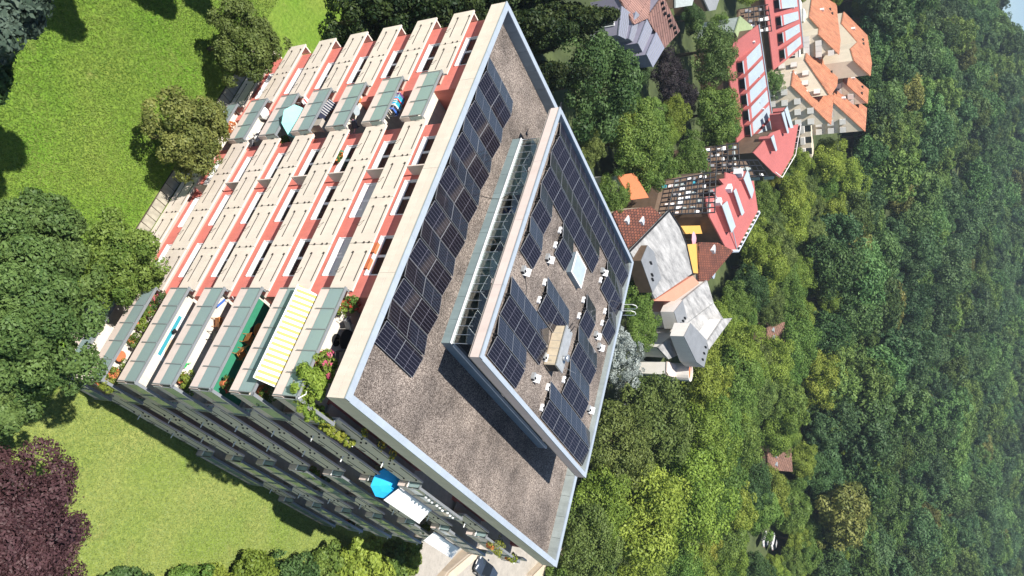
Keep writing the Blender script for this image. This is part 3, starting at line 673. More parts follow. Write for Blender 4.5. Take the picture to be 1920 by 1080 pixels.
# tapered brackets that carry the roof overhang
def bracket(x0, x1, y0, y1, horiz):
    z1 = PZ - PH_ - .125; mb = MB()
    if horiz == 'X': mb.add([(x0, y0, z1 - .12), (x1, y0, z1 - .75), (x1, y0, z1), (x0, y0, z1), (x0, y1, z1 - .12), (x1, y1, z1 - .75), (x1, y1, z1), (x0, y1, z1)], [(0, 1, 2, 3), (4, 7, 6, 5), (0, 4, 5, 1), (3, 2, 6, 7), (0, 3, 7, 4), (1, 5, 6, 2)])
    else: mb.add([(x0, y0, z1 - .12), (x0, y1, z1 - .75), (x0, y1, z1), (x0, y0, z1), (x1, y0, z1 - .12), (x1, y1, z1 - .75), (x1, y1, z1), (x1, y0, z1)], [(0, 1, 2, 3), (4, 7, 6, 5), (0, 4, 5, 1), (3, 2, 6, 7), (0, 3, 7, 4), (1, 5, 6, 2)])
    mb.build('bracket', 'beige_pink', B)
for y in (9.6, 17.6): bracket(PX0 + .1, WX0 + .27, y, y + .28, 'X')
for x in (9.6, 15.8): bracket(x, x + .28, PY0 + .1, WY0 + .14, 'Y')
# things seen through the penthouse glass
def simple(name, label, cat, mb, m, group=None): return tag(mb.build(name, m), label, cat, group)
simple('blue_screen', 'bright blue folding screen behind the penthouse glass', 'screen', MB().box(7.3, 7.4, 15.6, 16.6, ZG + .1, ZG + 1.5), 'fabric_blue')
simple('white_table', 'white table behind the penthouse glass below the blue screen', 'table', MB().box(7.2, 8.2, 13.6, 15.2, ZG + .78, ZG + .84).box(7.3, 7.38, 13.7, 13.78, ZG + .1, ZG + .78).box(8.0, 8.1, 15.0, 15.1, ZG + .1, ZG + .78), 'white_paint')
simple('low_cabinet', 'dark low cabinet with a blue top behind the penthouse glass', 'cabinet', MB().box(7.2, 7.9, 11.4, 12.4, ZG + .1, ZG + .8), 'fabric_navy')

# ------------------------------------------------------------------ solar panels
mod_frame = MB().box(-.905, .905, -.595, .595, -.035, 0).mesh('frame', 'silver'); mod_frame.materials[0] = M['silver']
mod_glass = MB().box(-.885, .885, -.575, .575, .001, .004).mesh('cells', 'solar_cells')
mod_back = MB().box(-.87, .87, -.56, .56, -.045, -.036).mesh('backsheet', 'dark_frame')
foot_me = MB().box(-.06, .06, -.05, .05, -.30, -.05).mesh('mounting_foot', 'dark_frame')
TILT = math.radians(11.5); PITCHY = 2.485
def module(xc, yc, zc, toward_near, label, group, sx=1.0):
    """toward_near: leans to the near side (its far edge is the ridge)"""
    r = inst('solar_panel', None, (xc, yc, zc), None, ((TILT if toward_near else -TILT), random.uniform(-.004, .004), random.uniform(-.004, .004)), (sx, 1, 1)); r.empty_display_size = .2
    tag(r, label, 'solar panel', group)
    inst('frame', mod_frame, (0, 0, 0), r); inst('cells', mod_glass, (0, 0, 0), r); inst('backsheet', mod_back, (0, 0, 0), r)
    e = .5 if toward_near else -.5
    for s_ in (-.8, .8): inst('mounting_foot', foot_me, (s_, e, 0), r)
    return r
hw = .595 * math.cos(TILT); hh = .595 * math.sin(TILT)
def tent(x_start, ncol, yv, z, rows, desc, group, pitch=1.86, half='both'):
    """one tent: near row climbs from the near valley, far row falls to the far valley"""
    for c in range(ncol):
        x = x_start + pitch * (c + .5)
        col = ('outer' if c == 0 else 'inner') if 'column' in desc else ORD[c] + ' column'
        if 'n' in rows: module(x, yv + .02 + hw, z + hh, True, desc % ('near slope', col), group, (pitch - .012) / 1.81)
        if 'f' in rows: module(x, yv + PITCHY - .02 - hw, z + hh, False, desc % ('far slope', col), group, (pitch - .012) / 1.81)
for i in range(8):
    tent(1.0, 2, 3.42 + i * 2.475, ZG + .20, 'nf', 'lower-roof solar panel, ' + ORD[i] + ' tent from near corner, %s, %s column', 'solar panels on the lower gravel roof', 1.845)
GZ = PG + .12; X0m, PM = 6.35, 1.937
def pm(c): return ph(X0m + PM * c, 0)[0]
PMK = PM * K_
tents = [  # near valley (from image pixels, before the scaling in ph), first column, number of columns, rows, words
 (5.78, 0, 2, 'nf', 'nearest tent at the beige fascia'), (5.82, 4, 4, 'nf', 'nearest tent at the right edge'),
 (8.33, 0, 3, 'nf', 'second tent at the beige fascia'), (8.42, 5, 2, 'nf', 'second tent behind the vent cabinet'),
 (10.93, 2, 2, 'nf', 'middle tent before the skylight'), (10.95, 5, 2, 'nf', 'third tent behind the vent cabinet'),
 (12.6, 0, 1, 'nf', 'single tent by the beige fascia'), (13.5, 5, 1, 'nf', 'single tent right of the skylight'),
 (15.12, 0, 1, 'nf', 'short tent by the beige fascia'), (15.15, 2, 1, 'nf', 'short tent left of the skylight'), (15.15, 7, 1, 'nf', 'short tent by the roof ladder'),
 (17.66, 0, 5, 'nf', 'long tent above the skylight'), (17.66, 6, 2, 'nf', 'tent at the far right edge'),
 (20.2, 0, 8, 'nf', 'longest tent along the far edge')]
for yv, c0, nc, rows, words in tents:
    y = ph(0, yv)[1]
    tent(pm(c0), nc, y, GZ, rows, 'penthouse solar panel, ' + words + ', %s, %s', 'solar panels on the penthouse roof', PMK)
# black ridge rails and white ballast boxes at the row ends
def ballast(i, x, y, words):
    r = empty('ballast_box', (x, y, PG), 0, 'small white ballast box ' + words, 'ballast box', 'white ballast boxes on the penthouse roof')
    r.scale = (.8, .8, .8); MB().box(-.09, .09, -.28, .28, 0, .22).build('casing', 'white_paint', r); MB().box(-.05, .12, -.05, .05, .221, .28).build('handle', 'black', r)
bl = [(10.05, 12.9, 'at the upper left end of the middle tent'), (10.0, 11.6, 'at the lower left end of the middle tent'), (10.1, 16.9, 'left of the short tent by the skylight'), (10.05, 15.7, 'below left of the short tent by the skylight'),
      (15.75, 15.3, 'at the upper end of the single tent right of the skylight'), (15.7, 14.0, 'at the lower end of the single tent right of the skylight'), (13.95, 7.8, 'at the upper left of the nearest right tent'), (13.9, 6.4, 'at the lower left of the nearest right tent'),
      (15.85, 9.3, 'beside the second tent behind the cabinet'), (17.65, 18.2, 'beside the tent at the far right edge'), (19.6, 16.8, 'at the upper left of the tent by the ladder'), (19.6, 15.8, 'at the lower left of the tent by the ladder')]
for i, (x, y, w_) in enumerate(bl): ballast(i, *ph(x, y), w_)
for i in range(14):
    y = ph(0, 6.9 + i * 1.27)[1]
    tag(MB().box(PX0 + .42, PX0 + .62, y - .12, y + .12, PG, PG + .16).box(PX0 + .5, PX0 + .56, y + .12, y + .5, PG, PG + .05).build('cable_clamp', 'black'), ORD[i] + ' black cable clamp along the penthouse fascia, counted from the near corner', 'clamp', 'black cable clamps')
# roof vents: grey base, white tilted plate
vents = [(7.41, 11.94, 'beside the single tent by the fascia'), (9.65, 14.4, 'left of the skylight'), (12.57, 9.15, 'left of the vent cabinet'), (11.94, 7.44, 'near the orange-stained gravel'), (19.07, 14.49, 'near the roof edge, inner of a pair'), (20.06, 14.11, 'near the roof edge, outer of a pair'), (20.77, 9.58, 'at the right edge behind the nearest tent'), (17.66, 18.95, 'between the two far tents')]
for x, y, w_ in vents:
    x, y = ph(x, y)
    r = empty('roof_vent', (x, y, PG), 0, 'small roof vent with white tilted plate ' + w_, 'vent', 'roof vents on the penthouse')
    r.scale = (.8, .8, .8); MB().box(-.28, .05, -.26, .26, .0, .26).build('base', 'galv', r); MB().box(-.14, .02, -.20, -.05, .262, .34).build('motor', 'black', r); MB().box(-.2, .04, -.3, -.262, .0, .22).build('grille', 'black', r)
    p = MB().add([(.06, -.32, .02), (.34, -.32, .50), (.34, .32, .50), (.06, .32, .02), (.10, -.32, .0), (.38, -.32, .48), (.38, .32, .48), (.10, .32, .0)], [(0, 1, 2, 3), (4, 7, 6, 5), (0, 4, 5, 1), (3, 2, 6, 7), (0, 3, 7, 4), (1, 5, 6, 2)]).build('plate', 'white_paint', r)
# skylight
x0, y0 = ph(12.5, 15.35); x1, y1 = ph(14.4, 16.95)
r = empty('skylight', ((x0 + x1) / 2, (y0 + y1) / 2, PG), 0, 'pale blue roof skylight in a white frame on the penthouse roof', 'skylight')
MB().box(x0 - (x0 + x1) / 2, x1 - (x0 + x1) / 2, y0 - (y0 + y1) / 2, y1 - (y0 + y1) / 2, 0, .34).build('curb', 'parapet_blue', r)
MB().box(-.97, .97, -.82, .82, .345, .40).build('frame', 'white_paint', r); MB().box(-.86, .86, -.72, .72, .402, .42).build('pane', 'sheet_blue', r)
# vent cabinet
r = empty('vent_cabinet', (*ph(13.2, 10.1), PG), 0, 'long beige ventilation cabinet with grey sheet top between the solar panels', 'cabinet')
MB().box(-.45, .45, -1.35, 1.35, .06, .86).build('casing', 'cabinet_beige', r); MB().box(-.5, .55, -1.4, 1.4, .861, .93).build('sheet_top', 'galv', r)
MB().box(-.38, .38, -1.385, -1.351, .14, .74).build('grille', 'black', r); MB().box(-.42, .42, -1.2, -1.0, 0, .06).box(-.42, .42, 1.0, 1.2, 0, .06).build('skid', 'black', r)
for i in range(5): MB().box(-.462, -.451, -1.3 + i * .53, -1.3 + i * .53 + .03, .08, .84).build('seam', 'slab', r)
MB().tube([(.1, -.6, .93), (.1, -.6, 1.25)], .16, 10).tube([(.1, -.6, 1.25), (.1, -.6, 1.3)], .24, 10).build('exhaust_cap', 'silver', r, True)
MB().tube([(-.2, 1.3, .95), (.15, 1.9, .95)], .03, 5).tube([(.15, 1.3, .95), (.5, 1.9, .95)], .03, 5).build('lifting_rail', 'black', r)
# lightning wires and gully on the roofs
simple('lightning_wire', 'thin grey lightning wire crossing the penthouse roof beside the cabinet', 'wire', MB().tube([(*ph(12.3, 8.9), PG + .5), (*ph(16.5, 10.1), PG + .5)], .012, 4), 'rail')
simple('cable', 'black cable lying on the gravel left of the skylight', 'cable', MB().tube([(*ph(7.7, 12.0), PG + .02), (*ph(8.4, 11.3), PG + .02), (*ph(8.6, 10.8), PG + .02)], .02, 4), 'black')
simple('lightning_wire', 'thin lightning wire from the penthouse down to the lower solar panels', 'wire', MB().tube([(5.0, 15.7, ZG + .06), (6.1, 16.4, ZG + .06), (6.2, 16.4, ZG + .7), (PX0 + .1, 16.6, PZ - .6)], .014, 4), 'black')
simple('roof_gully', 'small black roof gully beside the far end of the penthouse glass', 'gully', MB().tube([(6.9, 21.9, ZG + .03), (6.9, 21.9, ZG + .3), (7.0, 22.0, ZG + .55)], [.2, .17, .03], 8), 'black')
# ladder hoops
x, y = ph(22.05, 18.5)
r = empty('roof_ladder', (x, y, PZ), 0, 'white steel ladder hoops rising over the far edge of the penthouse roof', 'ladder')
for s_ in (-.28, .28):
    MB().tube([(-.25, s_, 0), (-.25, s_, .75), (-.1, s_, .98), (.2, s_, .98), (.38, s_, .8), (.4, s_, -2.8)], .028, 6).build('hoop', 'white_paint', r)
for j in range(9): MB().tube([(.4, -.28, -.2 - j * .3), (.4, .28, -.2 - j * .3)], .018, 5).build('rung', 'white_paint', r)
MB().box(-.45, -.05, -.3, .3, .001, .05).build('foot_plate', 'galv', r)

# ------------------------------------------------------------------ foliage
def crown_mesh(name, seed, R, Rz, zc, nclump, nleaf, leaf, m, shape='round', clump=(.20, .36), inner=.12, elong=1.0, up=.25, low=-.45):
    r = np.random.default_rng(seed)
    u = r.normal(size=(nclump * 6, 3)); u /= np.linalg.norm(u, axis=1)[:, None]; u = u[u[:, 2] > low][:nclump]; n = len(u)
    rad = r.uniform(.58, .92, n); wob = 1 + .16 * np.sin(3.1 * np.arctan2(u[:, 1], u[:, 0]) + seed) + .12 * r.normal(size=n)
    c = u * (rad * wob)[:, None] * np.array([R, R, Rz])
    if shape == 'cone':
        t = r.random(n); ang = r.uniform(0, 6.283, n); rr = (1 - t) ** .8 * R * r.uniform(.55, 1.0, n)
        c = np.stack([np.cos(ang) * rr, np.sin(ang) * rr, (t * 2 - 1) * Rz], 1); u = c / (np.linalg.norm(c, axis=1)[:, None] + 1e-6); u[:, 2] = .3
    rc = R * r.uniform(clump[0], clump[1], n)
    w = rc ** 2; w /= w.sum(); ids = r.choice(n, nleaf, p=w)
    v = r.normal(size=(nleaf, 3)); v /= np.linalg.norm(v, axis=1)[:, None]
    dt = (v * u[ids]).sum(1); v[dt < -.25] *= -1
    rr = r.uniform(.70, 1.06, nleaf) + .30 * (r.random(nleaf) < .12) * r.random(nleaf)
    p = c[ids] + v * (rc[ids] * rr)[:, None] * np.array([1, 1, .82 * elong])
    k = int(nleaf * inner); q = r.normal(size=(k, 3)); q /= np.linalg.norm(q, axis=1)[:, None]; q *= (r.random(k) ** .33)[:, None] * .72; q[:, 2] = np.maximum(q[:, 2], -.5)
    if shape == 'cone': q[:, :2] *= (.5 * (1 - q[:, 2:3]))
    p[:k] = q * np.array([R, R, Rz])
    nrm = v + .55 * r.normal(size=(nleaf, 3)) + np.array([0, 0, up]); nrm /= np.linalg.norm(nrm, axis=1)[:, None]
    a = np.cross(nrm, r.normal(size=(nleaf, 3))); a /= np.linalg.norm(a, axis=1)[:, None]; b = np.cross(nrm, a)
    L = leaf * r.uniform(.6, 1.35, nleaf)[:, None]
    p[:, 2] += zc
    bend = nrm * L * .18
    V = np.stack([p - a * L, p + b * L * .52 + bend, p + a * L, p - b * L * .52 + bend], 1).reshape(-1, 3)
    tint = np.clip(.45 + .28 * r.normal(size=n)[ids] * .8 + .22 * r.normal(size=nleaf), 0, 1)
    me = raw_mesh(name, V, np.arange(4 * nleaf).reshape(-1, 4), np.repeat(tint, 4), m)
    return me
def trunk_mesh(name, seed, h, r0, spread, m='trunk', limbs=6):
    r = random.Random(seed); mb = MB()
    bx, by = r.uniform(-.2, .2), r.uniform(-.2, .2)
    mb.tube([(0, 0, -.6), (bx * .3, by * .3, h * .3), (bx, by, h * .65), (bx * 1.5, by * 1.5, h)], [r0 * 1.25, r0, r0 * .7, r0 * .25], 8)
    for i in range(limbs):
        a = i * 6.283 / limbs + r.uniform(-.4, .4); z = h * r.uniform(.35, .7); L = spread * r.uniform(.6, .95)
        p0 = Vector((bx * z / h, by * z / h, z)); p1 = p0 + Vector((math.cos(a) * L * .45, math.sin(a) * L * .45, h * .14)); p2 = p0 + Vector((math.cos(a) * L, math.sin(a) * L, h * .32))
        mb.tube([p0, p1, p2], [r0 * .5, r0 * .33, r0 * .1], 5)
    return mb.mesh(name, m, True)
def tree(x, y, crown, trunk, label, name='tree', s=1.0, rz=None, group=None, z=None, sz=None):
    o = empty(name, (x, y, float(ter(x, y)) if z is None else z), random.uniform(0, 6.28) if rz is None else rz, label, 'tree', group, (s, s, sz or s))
    inst('crown', crown, (0, 0, 0), o)
    if trunk: inst('trunk', trunk, (0, 0, 0), o)
    return o
# --- single trees on the lawns
def solo(x, y, R, Rz, zc, nl, leaf, m, label, name='tree', seed=1, ncl=70, group=None, **kw):
    c = crown_mesh('crown', seed, R, Rz, zc, ncl, nl, leaf, m, **kw); t = trunk_mesh('trunk', seed, zc + Rz * .3, max(.1, R * .055), R * .8)
    return tree(x, y, c, t, label, name, 1, 0.0, group)
solo(-3.2, 15.2, 2.4, 2.1, 3.5, 24000, .095, 'leaf_autumn', 'round yellow-tinged tree on the lawn, nearer of the pair by the sunny facade', 'lawn_tree', 11, 110, clump=(.15, .27))
solo(-3.3, 23.3, 2.35, 2.1, 3.5, 22000, .095, 'leaf_olive', 'round olive tree on the lawn, farther of the pair by the sunny facade', 'lawn_tree', 12, 110, clump=(.15, .27))
solo(-2.35, 6.0, 2.35, 2.3, 3.3, 20000, .095, 'leaf_mid', 'round dark green tree touching the lower sunny facade', 'lawn_tree', 13, 90, clump=(.16, .3))
solo(-8.0, -1.1, 3.75, 3.4, 7.2, 90000, .095, 'leaf_fine', 'large feathery green tree in front of the building corner', 'ash_tree', 14, 230, clump=(.11, .22))
solo(-6.6, -4.6, 2.3, 2.1, 6.4, 26000, .10, 'leaf_fine', 'feathery green tree between the large tree and the purple tree', 'ash_tree', 20, 80, clump=(.14, .26))
solo(-7.9, 2.7, 2.4, 2.2, 6.0, 34000, .10, 'leaf_fine', 'smaller feathery green tree between the large tree and the lawn', 'ash_tree', 15, 80)
solo(-1.7, -9.7, 4.0, 3.6, 6.0, 80000, .085, 'leaf_purple', 'dark purple-leaved tree on the pale lawn', 'plum_tree', 16, 170, clump=(.13, .26))
solo(-16.8, 7.9, 2.2, 3.0, 9.6, 26000, .15, 'leaf_blue', 'bluish green tree at the far side of the bright lawn, cut by the frame', 'cedar_tree', 17, 90)
solo(-15.6, 6.0, 1.9, 2.8, 8.2, 22000, .15, 'leaf_dark', 'dark tree casting its shadow across the bright lawn', 'cedar_tree', 18, 80)
solo(-12.6, -3.6, 1.2, 1.2, 8.0, 3500, .12, 'leaf_yellow', 'small yellow-leaved shrub tip beside the large feathery tree', 'shrub', 19, 25)
solo(19.2, -6.2, 1.9, 1.4, 1.5, 9000, .12, 'leaf_bright', 'green shrub at the lower edge of the pale lawn, middle one', 'shrub', 21, 45)
solo(13.9, -8.2, 1.6, 1.2, 1.3, 8000, .11, 'leaf_mid', 'small mid green shrub at the lower edge of the pale lawn', 'shrub', 22, 45)
solo(9.6, -9.7, 1.6, 1.2, 1.3, 8000, .12, 'leaf_dark', 'dark shrub beside the purple tree', 'shrub', 23, 45)
solo(22.6, -6.0, 2.3, 1.8, 2.0, 11000, .13, 'leaf_dark', 'dark green bush at the lower frame edge beside the pale lawn', 'shrub', 24, 55)
solo(16.6, -8.0, 1.9, 1.4, 1.5, 9000, .13, 'leaf_bright', 'bright green fern-like shrub cut by the lower frame edge', 'shrub', 25, 45)
solo(29.2, -2.9, 2.7, 2.1, 2.7, 16000, .17, 'leaf_bright', 'bright large-leaved tree below the white awnings', 'maple_tree', 26, 65)
solo(26.4, -3.6, 1.7, 1.4, 1.7, 8000, .13, 'leaf_mid', 'loose green shrub between pale lawn and large-leaved tree', 'shrub', 27, 45)
solo(30.6, -4.4, 2.2, 1.7, 2.0, 9000, .13, 'leaf_darkpurple', 'dark purple shrub under the large-leaved tree', 'shrub', 28, 45)
solo(33.4, -1.0, 1.9, 1.6, 1.9, 8000, .15, 'leaf_mid', 'green shrub beside the paved yard', 'shrub', 29, 40)
solo(36.4, .6, 1.6, 1.3, 1.6, 6000, .15, 'leaf_bright', 'bright shrub at the edge of the paved yard', 'shrub', 30, 35)
# dark conifers behind the far end of the sunny facade
con = [crown_mesh('crown', 40 + i, 2.7, 5.0, 5.6, 130, 20000, .17, 'leaf_conifer', 'cone', clump=(.16, .26), inner=.1, elong=1.7, up=-.2) for i in range(2)]
cot = trunk_mesh('trunk', 40, 9.5, .22, 1.4)
cons = [(4.4, 35.2, 1.0, 'yew with drooping shoots at the lawn edge behind the facade end'), (7.2, 38.5, 1.05, 'second dark yew from the lawn, behind the facade end'), (10.2, 40.5, 1.0, 'third dark yew in the row behind the roof corner'), (13.5, 44.0, 1.15, 'dark yew behind the far roof corner'),
        (16.8, 47.5, 1.1, 'dark conifer above the shaded inner parapet'), (20.6, 51.5, 1.1, 'tall dark conifer right of the far roof corner'), (23.5, 57.0, 1.15, 'dark conifer left of the violet house'), (27.6, 62.5, 1.1, 'dark conifer touching the violet house'), (29.5, 55.5, .9, 'small dark conifer before the big round tree'),
        (1.5, 39.5, 1.0, 'dark yew at the upper frame edge over the lawn'), (15.0, 51.0, 1.2, 'dark conifer at the upper frame edge'), (22.0, 63.5, 1.3, 'tall dark conifer at the upper frame edge before the violet house'), (24.8, 50.5, .9, 'low dark conifer by the far parapet'), (-17.0, 17.2, 1.05, 'first conifer just past the upper frame edge, its shadow on the bright lawn'), (-13.2, 23.2, 1.0, 'second conifer just past the upper frame edge, its shadow on the bright lawn'), (-11.4, 25.8, 1.0, 'third conifer just past the upper frame edge, its shadow on the bright lawn')]
for i, (x, y, s, lb) in enumerate(cons): tree(x, y, con[i % 2], cot, lb, 'yew_tree', s, group='dark conifers behind the building')

# --- mid-ground trees: x, y, crown radius, crown height, kind
KN = ['leaf_bright', 'leaf_mid', 'leaf_olive', 'leaf_yellowgreen', 'leaf_dark', 'leaf_fine', 'leaf_darkpurple', 'leaf_silver', 'leaf_yellow']
KW = ['bright green', 'mid green', 'olive green', 'yellow-green', 'dark green', 'fine-leaved pale green', 'dark purple', 'silvery grey', 'golden yellow']
MT = {}
for i, kname in enumerate(KN):
    nv = 3 if i < 2 else (2 if i in (2, 4) else 1)
    nl, lf = (20000, .17)
    if kname == 'leaf_silver': MT[i] = [crown_mesh('crown', 60, 5, 5.2, 6.4, 120, 13000, .17, kname, clump=(.12, .22), inner=.04)]
    elif kname == 'leaf_fine': MT[i] = [crown_mesh('crown', 61, 5, 4.8, 6.2, 150, 19000, .16, kname, clump=(.13, .24))]
    else: MT[i] = [crown_mesh('crown', 62 + i * 5 + j, 5, 4.5, 6.2, 95 + 15 * j, nl, lf, kname, clump=(.16, .30)) for j in range(nv)]
mtr = trunk_mesh('trunk', 62, 8, .28, 3.6)
LANDMARKS = [(24, 14, 'the penthouse edge'), (30, 2, 'the far roof corner'), (46, 82, 'the mauve-tiled house'), (88, 110, 'the long red roof'), (100, 108, 'the red end wing'), (82, 78, 'the saw-toothed red roof'), (66, 55, 'the big white roof'), (82, 56, 'the lower white-roofed house'), (88, 47, 'the round turret'), (98, 147, 'the upper red row'), (122, 152, 'the orange roofs'), (155, 60, 'the small brown-roofed house'), (134, 82, 'the little reddish roof'), (170, 45, 'the white cars'), (82, 23, 'the white lamp post'), (56, 60, 'the orange sheet roof')]
